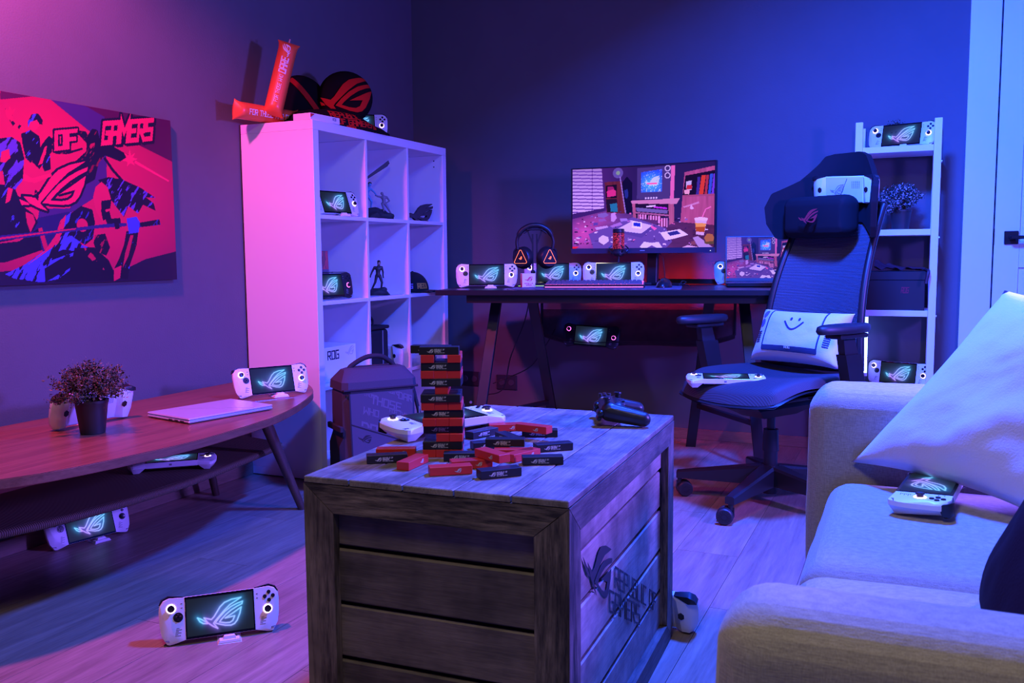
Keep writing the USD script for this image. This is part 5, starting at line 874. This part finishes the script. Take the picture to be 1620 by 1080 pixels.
# headset on its stand
HS = M('headset_black', (.014, .013, .016), .4); ORL = M('headset_light', (.5, .1, .05), .4, emit=(1.0, .16, .05), es=2.0)
hst = thing('headset_stand', 'black headset stand with a green lit foot on the desk', 'stand', DK @ xf((.360, .440, DZ + .0002), 10))
part(hst, 'foot', bx(-.08, .08, -.055, .055, 0, .010, .003), HS); part(hst, 'light_strip', bx(-.078, .078, -.0562, -.0551, .003, .0065), M('glow_green', (.3, .5, .1), .4, emit=(.35, .75, .06), es=.9), smooth=False)
part(hst, 'post', cat_([beam((-.010, .01, .010), (-.010, .01, .245), .007, .010, .001), beam((.010, .01, .010), (.010, .01, .245), .007, .010, .001)]), HS)
part(hst, 'arm', cat_([beam((s * .010, .01, .20), (s * .034, .01, .262), .007, .012, .001) for s in (-1, 1)] + [bx(-.038, .038, -.008, .028, .262, .270, .002)]), HS)
hs = thing('headset', 'black gaming headset with orange triangle lights hung on its stand', 'headset', DK @ xf((.360, .448, DZ), 10))
part(hs, 'headband', tube([(-.082, 0, .175), (-.085, 0, .215), (-.066, 0, .258), (-.030, 0, .281), (0, 0, .2855), (.030, 0, .281), (.066, 0, .258), (.085, 0, .215), (.082, 0, .175)], [.008] * 8 + [.0125] * 24 + [.008] * 8, 10, 40), HS, smooth=60)
part(hs, 'pad', tube([(-.055, .0, .250), (-.028, 0, .2655), (0, 0, .2705), (.028, 0, .2655), (.055, 0, .250)], .0105 * .5, 8, 20), M('pad_cloth', (.03, .03, .035), .9), smooth=60)
for s in (-1, 1):
    cup = cone((0, -.016, 0), (0, .020, 0), .049, .053, 32, .008); cup.apply_transform(xf((s * .060, 0, .135), s * 32, 0, 0)); part(hs, 'ear_cup', cup, HS, smooth=40)
    cu = cone((0, .0202, 0), (0, .036, 0), .047, .042, 28, .004); cu.apply_transform(xf((s * .060, 0, .135), s * 32)); part(hs, 'ear_cushion', cu, M('pad_cloth', (.03, .03, .035), .9), smooth=40)
    tri = Polygon([(0, .030), (-.028, -.020), (.028, -.020)]).buffer(.006); ln = tri.boundary.buffer(.0012); g = cat_([moved(upright(ext(ln, .0008)), (0, -.0164, 0))]); g.apply_transform(xf((s * .060, 0, .135), s * 32)); part(hs, 'light_outline', g, ORL, smooth=False)
    e = moved(upright(ext(affinity.scale(centred(logo(), 0, -.05), .018, .026, origin=(0, 0)), .0008)), (0, -.0164, 0)); e.apply_transform(xf((s * .060, 0, .135), s * 32)); part(hs, 'light_emblem', e, ORL, smooth=False)
    part(hs, 'yoke', tube([(s * .083, 0, .182), (s * .098, .006, .165), (s * .098, .01, .135)], .005, 8, 14), HS)
# unseen red light bars behind and under the desk, placed to redden the wall
GR = M('glow_red', (.5, .02, .02), .4, emit=(1.0, .022, .016), es=34.0); GR2 = M('glow_red_dim', (.5, .02, .02), .4, emit=(1.0, .012, .05), es=48.0)
for lab, x0, x1, z in (('unseen red light bar behind the desk top, lighting the wall below the monitor', 1.42, 1.70, DZ + .012), ('unseen red light bar under the rear edge of the desk, lighting the wall', 1.02, 1.84, DZ - .040)):
    GR_ = GR if x1 < 1.8 else GR2; lb = thing('light_bar', lab, 'light', xf((0, 0, z)))
    yb = 4.372 if x1 < 1.8 else 4.435
    part(lb, 'tube', beam((x0, yb, .0), (x1, yb, .0), .008, .008, .001), GR_); part(lb, 'holder', cat_([bx(x0 - .01, x1 + .01, yb - .010, yb - .007, -.010, .014, .0005), bx(x0 - .01, x1 + .01, yb - .0065, 4.4525, -.013, -.0105, .0005)]) if x1 < 1.8 else bx(x0 - .01, x1 + .01, yb - .010, yb - .0045, -.006, .006, .0005), BLKC, smooth=False)  # dark plates added to hide the tube and steer its glow
# ------------------------------------------------------------------ office chair
CHR = xf((2.110, 3.395, 0), -31)
CHB = M('chair_frame', (.012, .012, .014), .42); CHF = M('chair_cushion', (.007, .007, .010), .85, spec=.25, bump=.0004, gscale=500); CHP = M('chair_pad', (.014, .014, .017), .5)
def stripes(nm, a, b, sc, ax, bump=.0012, rough=.7):
    return usdkit.material(stage, '/World/Looks/' + nm, {'t': ('texture_coordinate', {}), 'mp': ('mapping', dict(scale=tuple(1. if k == ax else 0. for k in 'xyz'))), 'w': ('wave_texture', dict(scale=sc, bands_direction=ax, distortion=.15)), 'n': ('noise_texture', dict(scale=600)), 'rp': ('rgb_ramp', {'ramp': [(.25, a), (.75, b)]}), 'bp': ('bump', dict(strength=1.0, distance=bump)), 'p': ('principled_bsdf', dict(roughness=rough))},
        [('t.object', 'mp.vector'), ('mp.vector', 'w.vector'), ('w.fac', 'rp.fac'), ('rp.color', 'p.base_color'), ('w.fac', 'bp.height'), ('bp.normal', 'p.normal')], surface='p.BSDF')
MESHB = stripes('chair_mesh', (.016, .016, .020), (.12, .12, .15), 75, 'z'); MESHS = stripes('seat_mesh', (.030, .030, .038), (.044, .044, .056), 90, 'y', .0003)
ch = thing('office_chair', 'black mesh-backed office chair with winged headrest beside the desk', 'chair', CHR)
for k in range(5):
    a = math.radians(-92 + 72 * k + 18.5); e = np.array([math.cos(a), math.sin(a)]); s = np.array([-math.sin(a), math.cos(a)])
    arm = hull([tuple(np.r_[e * r + s * w * q, z]) for r, w, z0, z1 in ((.02, .036, .075, .140), (.345, .017, .072, .094)) for q in (-1, 1) for z in (z0, z1)] + [tuple(np.r_[e * r + s * w * q, z]) for r, w, z in ((.02, .026, .148), (.345, .011, .099)) for q in (-1, 1)])
    part(ch, 'base_arm', arm, CHB, smooth=25)
    p = e * .335; rad = math.radians(35 + 50 * k); d = np.array([math.cos(rad), math.sin(rad)]); c = part(ch, 'caster', cat_([cone((*p, .050), (*p, .0715), .009), hull([tuple(np.r_[p + d * a_ + np.array([-d[1], d[0]]) * b_, z_]) for a_ in (-.02, .012) for b_ in (-.006, .006) for z_ in (.03, .058)])]), CHB)
    for q in (-1, 1):
        n_ = np.array([-d[1], d[0]]) * q; w0, w1 = p - d * .018 + n_ * .008, p - d * .018 + n_ * .029
        part(c, 'wheel', cone((*w0, .0305), (*w1, .0305), .030, .0285, 28, .004), CHP); hb = [cone((*(w1), .0305), (*(w1 + n_ * .0012), .0305), .009, n=14)]
        for t_ in range(14):
            b_ = t_ * 6.2832 / 14; o = np.r_[d * math.cos(b_), math.sin(b_)]; hb.append(beam(np.r_[w1 + n_ * .0004, .0305] + o * .0105, np.r_[w1 + n_ * .0004, .0305] + o * .021, .0022, .0014, 0, up=(*n_, 0)))
        part(c, 'wheel_spokes', cat_(hb), CHB, smooth=False)
part(ch, 'gas_column', cat_([cone((0, 0, .040), (0, 0, .20), .026, n=24), cone((0, 0, .2005), (0, 0, .345), .015, n=20)]), CHB)
part(ch, 'column_sleeve', cone((0, 0, .2), (0, 0, .28), .030, .027, 24), CHB)
part(ch, 'tilt_housing', hull([(x, y, z) for x, y, z in ((-.075, -.19, .400), (.075, -.19, .400), (-.09, .14, .400), (.09, .14, .400), (-.05, -.10, .335), (.05, -.10, .335), (-.05, .08, .335), (.05, .08, .335), (-.09, -.17, .372), (.09, -.17, .372), (-.10, .15, .375), (.10, .15, .375))]), CHB, smooth=25)
part(ch, 'seat_slide', bx(-.14, .14, -.17, .16, .401, .424, .006), CHB)
def seat_shape(w, d, z0, z1, dz, n=40):
    V, F = [], []
    for i in range(n + 1):
        for j in range(n + 1):
            u, v = 2 * i / n - 1, 2 * j / n - 1; x, y = u * math.sqrt(1 - v * v * .34), v * math.sqrt(1 - u * u * .30); r = max(abs(u), abs(v)); edge = math.sqrt(max(0, 1 - max(0, (r - .80) / .20) ** 2))
            front = max(0, (-v - .35) / .65); z = z0 + (z1 - z0) * edge - dz * front ** 2 + .016 * (x * x) * 1.0 - .012 * (1 - x * x) * (1 - v * v); V.append((x * w / 2, y * d / 2, z))
    N = len(V); V += [(a, b, z0 - dz * max(0, (-(b / (d / 2)) - .35) / .65) ** 2 - .022 * max(0, 1 - (2 * a / w) ** 2) * max(0, 1 - (2 * b / d) ** 2) ** .5) for a, b, c in V]
    for i in range(n):
        for j in range(n): a = i * (n + 1) + j; F += [(a, a + n + 1, a + n + 2), (a, a + n + 2, a + 1), (N + a, N + a + n + 2, N + a + n + 1), (N + a, N + a + 1, N + a + n + 2)]
    g = trimesh.Trimesh(np.array(V), np.array(F), process=False); g.merge_vertices(); return g
part(ch, 'seat_shell', moved(seat_shape(.535, .545, .443, .450, .045), (0, -.03, 0)), CHB, smooth=50); part(ch, 'seat', moved(seat_shape(.520, .530, .452, .492, .045), (0, -.03, 0)), MESHS, smooth=60)
for s in (-1, 1):
    part(ch, 'lever', hull([(s * x, y, z) for x, y, z in ((.20, -.02, .410), (.20, .02, .412), (.31, -.05, .398), (.325, .015, .404), (.26, -.04, .424), (.27, .02, .426))]), CHB, smooth=30)
    part(ch, 'arm_bracket', hull([(s * x, y, z) for x in (.16, .335) for y in (.00, .07) for z in (.412, .430)]), CHB)
    part(ch, 'arm_post', hull([(s * x, y, z) for x in (.300, .338) for y, z in ((.0, .43), (.08, .43), (-.045, .585), (.04, .585))]), CHB, smooth=25)
    part(ch, 'arm_sleeve', hull([(s * x, y, z) for x in (.306, .332) for y, z in ((-.04, .5852), (.032, .5852), (-.05, .640), (.012, .640))]), CHP, smooth=25)
    part(ch, 'arm_cap', bx(min(s * .285, s * .352), max(s * .285, s * .352), -.09, .06, .6405, .656, .004), CHB)
    pad = hull([(s * .318 + x, y, z) for x, y, z in [(w * math.cos(t_), l * math.sin(t_) - .03, zz) for w, l, zz in ((.040, .130, .658), (.047, .138, .668), (.044, .134, .682), (.034, .120, .687)) for t_ in np.arange(20) * .31416]]); part(ch, 'arm_pad', pad, CHP, smooth=50)
# back: curved frame, stretched mesh, spine
def backline(z): t_ = (z - .50) / .62; return .225 + .20 * t_ - .055 * math.sin(math.pi * min(1, max(0, t_))) * 1.0
def halfw(z): t_ = (z - .50) / .62; return .232 - .062 * t_ - .012 * (1 - t_) ** 2
zs_ = np.linspace(.50, 1.10, 22)
for s in (-1, 1): part(ch, 'back_rail', tube([(s * halfw(z), backline(z) - .012, z) for z in zs_], .0135, 8, 44), CHB, smooth=60)
part(ch, 'back_rail_top', tube([(-halfw(1.10), backline(1.10) - .012, 1.10), (0, backline(1.10) + .02, 1.118), (halfw(1.10), backline(1.10) - .012, 1.10)], .0135, 8, 24), CHB, smooth=60)
part(ch, 'back_rail_bottom', tube([(-halfw(.5), backline(.5) - .012, .50), (0, backline(.5) + .025, .485), (halfw(.5), backline(.5) - .012, .50)], .0135, 8, 24), CHB, smooth=60)
V, F = [], []; nx = 18
for i, z in enumerate(np.linspace(.50, 1.10, 40)):
    for j in range(nx + 1): u = 2 * j / nx - 1; V.append((u * halfw(z), backline(z) - .012 + .036 * (1 - u * u), z))
for i in range(39):
    for j in range(nx): a = i * (nx + 1) + j; F += [(a, a + 1, a + nx + 2), (a, a + nx + 2, a + nx + 1)]
part(ch, 'back_mesh', trimesh.Trimesh(np.array(V), np.array(F), process=False), MESHB, smooth=True)
part(ch, 'spine', cat_([beam((0, .16, .40), (0, .30, .52), .09, .03, .006), beam((0, .30, .52), (0, .46, .92), .075, .028, .006), beam((0, .46, .92), (0, .485, 1.16), .060, .026, .006)]), CHB, smooth=25)
for s in (-1, 1): part(ch, 'lumbar_arm', beam((0, .33, .60), (s * .20, .272, .66), .03, .016, .004), CHB)
# winged headrest
ho = Polygon([(-.255, 1.085), (-.262, 1.150), (-.245, 1.205), (-.165, 1.255), (-.105, 1.318), (-.085, 1.345), (-.05, 1.352), (.06, 1.352), (.10, 1.335), (.165, 1.255), (.245, 1.205), (.262, 1.150), (.250, 1.060), (.225, 1.020), (.15, 1.050), (.10, 1.085), (-.10, 1.085), (-.15, 1.050), (-.225, 1.020)]).buffer(-.018).buffer(.030).buffer(-.012)
q = ext(ho, .034).subdivide_to_size(.03); v = q.vertices.copy(); bulge = .010 * np.sin(np.pi * v[:, 2] / .034)
q.vertices = np.stack([v[:, 0] * (1 - .10 * (v[:, 0] / .26) ** 2), .400 + v[:, 2] - .175 * (np.abs(v[:, 0]) / .26) ** 2.2 + .05 * (v[:, 1] - 1.1), v[:, 1] - .045], 1); q.merge_vertices(); q.fix_normals()
part(ch, 'headrest_wing', q, CHF, smooth=60)
hr = rbx(-.155, .155, .300, .385, 1.025, 1.182, .040); hv = hr.vertices; hv[:, 1] -= .035 * (np.abs(hv[:, 0]) / .15) ** 2 * -1; hr.vertices = hv; part(ch, 'headrest_cushion', moved(hr, (-.030, -.075, -.041)), CHF, smooth=60)
part(ch, 'headrest_emblem', moved(upright(ext(affinity.scale(logo(), .088, .088, origin=(0, 0)), .0009)), (-.072, .2250 - .0002, 1.036)), M('thread_red', (.42, .02, .03), .7), smooth=False, label='red embroidered eye emblem')
part(ch, 'headrest_neck', beam((0, .44, 1.03), (0, .385, 1.16), .06, .022, .005), CHB)
# console wedged behind the headrest cushion, another on the seat, smiling pillow
dup(CON[0], 'handheld_console', 'white handheld console wedged backwards behind the chair headrest cushion', CHR @ xf((.030, .3820, 1.108), 180, -6, -3))
dup(CON[0], 'handheld_console', 'white handheld console lying on the chair seat before the smiling pillow', xf((1.985, 3.185, .4845), 14, -86, 0))
PLW = M('pillow_plush', (.72, .70, .70), .95, bump=.0007, gscale=150, sheen=.3)
pl = thing('smiling_pillow', 'white console-shaped pillow with a drawn smiling face on the chair seat', 'pillow', CHR @ xf((.010, .145, .610), 0, -24))
pg = pillow(.400, .215, .125, 34, 3.4, .10, 3, .004); part(pl, 'cover', pg, PLW, smooth=True)
PRN = M('pillow_print', (.035, .045, .10), .85); PRV = M('pillow_button', (.16, .14, .40), .9)
def onto(gm, h=.0012): 
    q = ext(gm, h).subdivide_to_size(.010); P = q.vertices.copy(); o = np.stack([P[:, 0], np.full(len(P), -.5), P[:, 1]], 1); loc, ri, ti = pg.ray.intersects_location(o, np.tile([0., 1., 0.], (len(P), 1)), multiple_hits=False); y = np.full(len(P), -.02); y[ri] = loc[:, 1]; q.vertices = np.stack([P[:, 0], y - .0006 - P[:, 2], P[:, 1]], 1); return q
scr = sbox(-.118, -.068, .118, .088).buffer(.006); part(pl, 'screen_outline', onto(scr.difference(sbox(-.116, -.052, .116, .087).buffer(.003))), PRN, smooth=False)
part(pl, 'eye', onto(affinity.scale(Point(-.016, .052).buffer(.0065), .7, 1.0)), PRN, smooth=False); part(pl, 'eye', onto(affinity.scale(Point(.020, .052).buffer(.0065), .7, 1.0)), PRN, smooth=False)
part(pl, 'smile', onto(LineString([(-.040 + .08 * t_, .040 - .030 * math.sin(math.pi * t_)) for t_ in np.linspace(0, 1, 14)]).buffer(.0032)), PRN, smooth=False)
for x, z in ((-.150, .072), (-.150, .034), (.150, .020)): part(pl, 'print_button', onto(affinity.scale(Point(x, z).buffer(.016), .8, 1)), PRV, smooth=False)
for s in (-1, 1): part(pl, 'print_speaker', onto(unary_union([sbox(s * .150 - .010, -.045 + .008 * k, s * .150 + .010, -.0405 + .008 * k) for k in range(6)])), PRN, smooth=False)
gr = text('ROG', 1, .2); part(pl, 'lettering', onto(centred(affinity.scale(gr, .026 / width(gr), .007, origin=(0, 0)), 0, -.060), .0020), PLW, smooth=False)

# ------------------------------------------------------------------ white ladder rack
RK = thing('ladder_rack', 'narrow white ladder rack of open boards at the back wall beside the door', 'rack', xf((0, 0, 0)))
LX0, LX1, LY0, LY1 = 2.325, 2.662, 4.195, 4.435
LW = M('rack_white', (.80, .80, .82), .42)
for x in (LX0, LX1 - .030):
    part(RK, 'post', bx(x, x + .030, LY0, LY0 + .024, 0, 1.478, .0015), LW); part(RK, 'post', bx(x, x + .030, LY1 - .024, LY1, 0, 1.478, .0015), LW)
    for z in (1.336, .992, .650, .300, .04): part(RK, 'side_bar', bx(x + .004, x + .026, LY0 + .0245, LY1 - .0245, z, z + .022, .001), LW)
    for z in (1.30, .985, .655): part(RK, 'screw', cone((x + (.0302 if x > 2.5 else -.0002), LY0 + .012, z), (x + (.034 if x > 2.5 else -.004), LY0 + .012, z), .006, n=10), M('bolt_steel', (.5, .5, .52), .3, metal=.8))
for z in (1.371, 1.022, .678, .325): part(RK, 'board', bx(LX0 + .0305, LX1 - .0305, LY0 + .001, LY1 - .001, z - .026, z, .0012), LW)
TUBEW = M('led_tube', (.8, .8, .9), .4, emit=(.11, .19, 1.0), es=10.0)
lt = thing('light_tube', 'glowing blue-white light tube upright inside the ladder rack', 'light', xf((LX0 + .058, LY1 - .045, .365)))
part(lt, 'tube', cone((0, 0, .015), (0, 0, .270), .0075, n=14), TUBEW); part(lt, 'end_cap', cone((0, 0, 0), (0, 0, .0148), .0085, n=14), LW); part(lt, 'end_cap', cone((0, 0, .2702), (0, 0, .2852), .0085, n=14), LW)
potplant('pale flowering plant in a dark pot on the second rack board', xf((2.512, 4.300, 1.0222)), .088, .085, .085, .033, .043, [M('leaf_dark', (.05, .055, .04), .7), M('bloom_pale', (.42, .40, .44), .7), M('leaf_deep', (.03, .04, .028), .7)], 9, 7500, .0095)
potplant('small plant at the top of the rack behind the topmost console', xf((2.480, 4.408, 1.3712)), .050, .050, .055, .020, .028, [M('leaf_dark', (.05, .055, .04), .7), M('leaf_deep', (.03, .04, .028), .7)], 12, 700, .0085)
bk = thing('storage_box', 'large black lidded box with faint red print on the third rack board', 'box', xf((2.490, 4.316, .6782)))
BXB = M('box_black', (.014, .013, .017), .5)
part(bk, 'carton', bx(-.130, .128, -.110, .098, 0, .128, .002), BXB, smooth=False); part(bk, 'lid', bx(-.1325, .1305, -.1125, .1005, .1285, .165, .002), BXB, smooth=False)
DRD = M('print_dark_red', (.22, .01, .03), .5); part(bk, 'lettering', moved(upright(ext(at(affinity.scale(text('ROG', 1, .2, .2), .012, .022, origin=(0, 0)), .035, .075), .0004)), (0, -.1101, 0)), DRD, smooth=False); part(bk, 'printed_stripe', bx(-.118, -.112, -.1106, -.1101, .03, .11), DRD, smooth=False)
rbn = thing('folded_strap', 'crumpled dark red and black fabric strap on the black rack box', 'strap', xf((2.500, 4.290, .8436)))
V, F = [], []; n1, n2 = 50, 10
for i in range(n1 + 1):
    u = i / n1
    for j in range(n2 + 1):
        w = j / n2 - .5; V.append((-.085 + .20 * u, -.055 + w * (.085 - .055 * u) + .02 * u, .007 + .036 * (1 - u) ** 2.0 * (.5 + w * .9) + .010 * abs(math.sin(u * 9 + w * 3)) * (1 - .3 * u) + .003 * math.sin(30 * u + 11 * w)))
for i in range(n1):
    for j in range(n2): a = i * (n2 + 1) + j; F += [(a, a + n2 + 1, a + n2 + 2), (a, a + n2 + 2, a + 1)]
g = trimesh.Trimesh(np.array(V), np.array(F), process=False); g2 = g.copy(); g2.vertices[:, 2] -= .004; g2.invert(); part(rbn, 'fabric', cat_([g, g2]), M('strap_fabric', (.045, .010, .020), .6), smooth=60); part(rbn, 'tail', tube([(.112, -.03, .010), (.124, -.075, .004), (.128, -.120, .0), (.120, -.128, -.05)], .007, 6, 20), M('strap_fabric', (.045, .010, .020), .6))

# ------------------------------------------------------------------ sofa
SOF = usdkit.material(stage, '/World/Looks/sofa_weave', {'t': ('texture_coordinate', {}), 'm1': ('mapping', dict(scale=(1, 1, 9))), 'm2': ('mapping', dict(scale=(9, 9, 1))), 'n1': ('noise_texture', dict(scale=90, detail=3)), 'n2': ('noise_texture', dict(scale=90, detail=3)), 'mx': ('mix_float', dict(fac=.5)), 'rp': ('rgb_ramp', {'ramp': [(.3, (.25, .225, .185)), (.7, (.47, .43, .36))]}), 'bp': ('bump', dict(strength=.7, distance=.0012)), 'p': ('principled_bsdf', dict(roughness=.9, sheen_weight=.25))},
    [('t.object', 'm1.vector'), ('t.object', 'm2.vector'), ('m1.vector', 'n1.vector'), ('m2.vector', 'n2.vector'), ('n1.fac', 'mx.a'), ('n2.fac', 'mx.b'), ('mx.result', 'rp.fac'), ('rp.color', 'p.base_color'), ('mx.result', 'bp.height'), ('bp.normal', 'p.normal')], surface='p.BSDF')
so = thing('sofa', 'grey-beige woven two-seat sofa at the right, seen along its arms', 'sofa', xf((0, 0, 0)))
def soft_box(x0, x1, y0, y1, z0, z1, r, seed=1, amp=.004, ref=.03):
    g = tm(m3.Manifold.hull_points(rbx(x0, x1, y0, y1, z0, z1, r).vertices).refine_to_length(ref)); n_ = g.vertex_normals; g.vertices = g.vertices + n_ * ((meshkit.fbm(g.vertices * 6, 3, seed) - .5) * 2 * amp)[:, None]; return g
part(so, 'arm', soft_box(2.365, 3.27, 2.105, 2.325, .06, .622, .055, 2), SOF, smooth=70, label='far sofa arm nearest the office chair'); part(so, 'arm', soft_box(2.418, 3.27, .800, .930, .06, .606, .050, 3), SOF, smooth=70, label='near sofa arm in the foreground')
part(so, 'backrest', soft_box(3.05, 3.27, .935, 2.10, .10, .80, .06, 4), SOF, smooth=70); part(so, 'seat_base', soft_box(2.440, 3.045, .935, 2.10, .10, .290, .03, 5, .002), SOF, smooth=70)
for y0, y1 in ((.936, 1.470), (1.473, 2.098)):
    g = soft_box(2.420, 3.045, y0, y1, .2915, .427, .050, int(y0 * 10), .004); v = g.vertices; k = np.clip(1 - ((v[:, 0] - 2.73) / .32) ** 2, 0, 1) * np.clip(1 - ((v[:, 1] - (y0 + y1) / 2) / .31) ** 2, 0, 1); v[:, 2] += .014 * k * (v[:, 2] > .36); g.vertices = v; part(so, 'seat_cushion', g, SOF, smooth=70)
for x in (2.45, 3.20):
    for y in (.80, 2.22): part(so, 'foot', cone((x, y, 0), (x, y, .072), .018, .024, 16), LEGW)
dup(CON[0], 'handheld_console', 'white handheld console lying on the far sofa cushion against the white pillow', xf((2.562, 1.920, .4730), -98, -88, 0))
CUSH = M('cushion_white', (.66, .63, .64), .92, bump=.0006, gscale=240, sheen=.2)
def in_frame(p0, ex, ez): return mat_from(p0, ex, ez)
wpm = pillow(.50, .48, .16, 44, 2.3, .10, 5, .016); B_ = np.array([[.735, -.678, -.03], [.66, .74, -.30], [.60, .12, .79]]); wpm.vertices = wpm.vertices @ B_
wp = solo('cushion', wpm, CUSH, 'white cushion leaning in the far corner of the sofa', 'cushion', mat4=xf((2.792, 1.955, .648)), smooth=True)
DARK = M('cushion_dark', (.014, .003, .005), .95, spec=.1, bump=.0006, gscale=260)
dcn = thing('cushion', 'dark maroon cushion leaning on the near sofa arm', 'cushion', in_frame((2.790, 1.170, .622), (0, -1, 0), (.5, 0, .866)))
part(dcn, 'cover', pillow(.44, .44, .14, 34, 2.6, .08, 8, .010), DARK, smooth=True); part(dcn, 'tag', bx(-.226, -.206, -.004, .004, -.150, -.130, .002), M('tag_orange', (.55, .22, .05), .6))
# console on the floor behind the crate
dup(CON[0], 'handheld_console', 'white handheld console on the floor leaning against the rear of the crate', xf((1.985, 2.150, .0055), 181, -20))
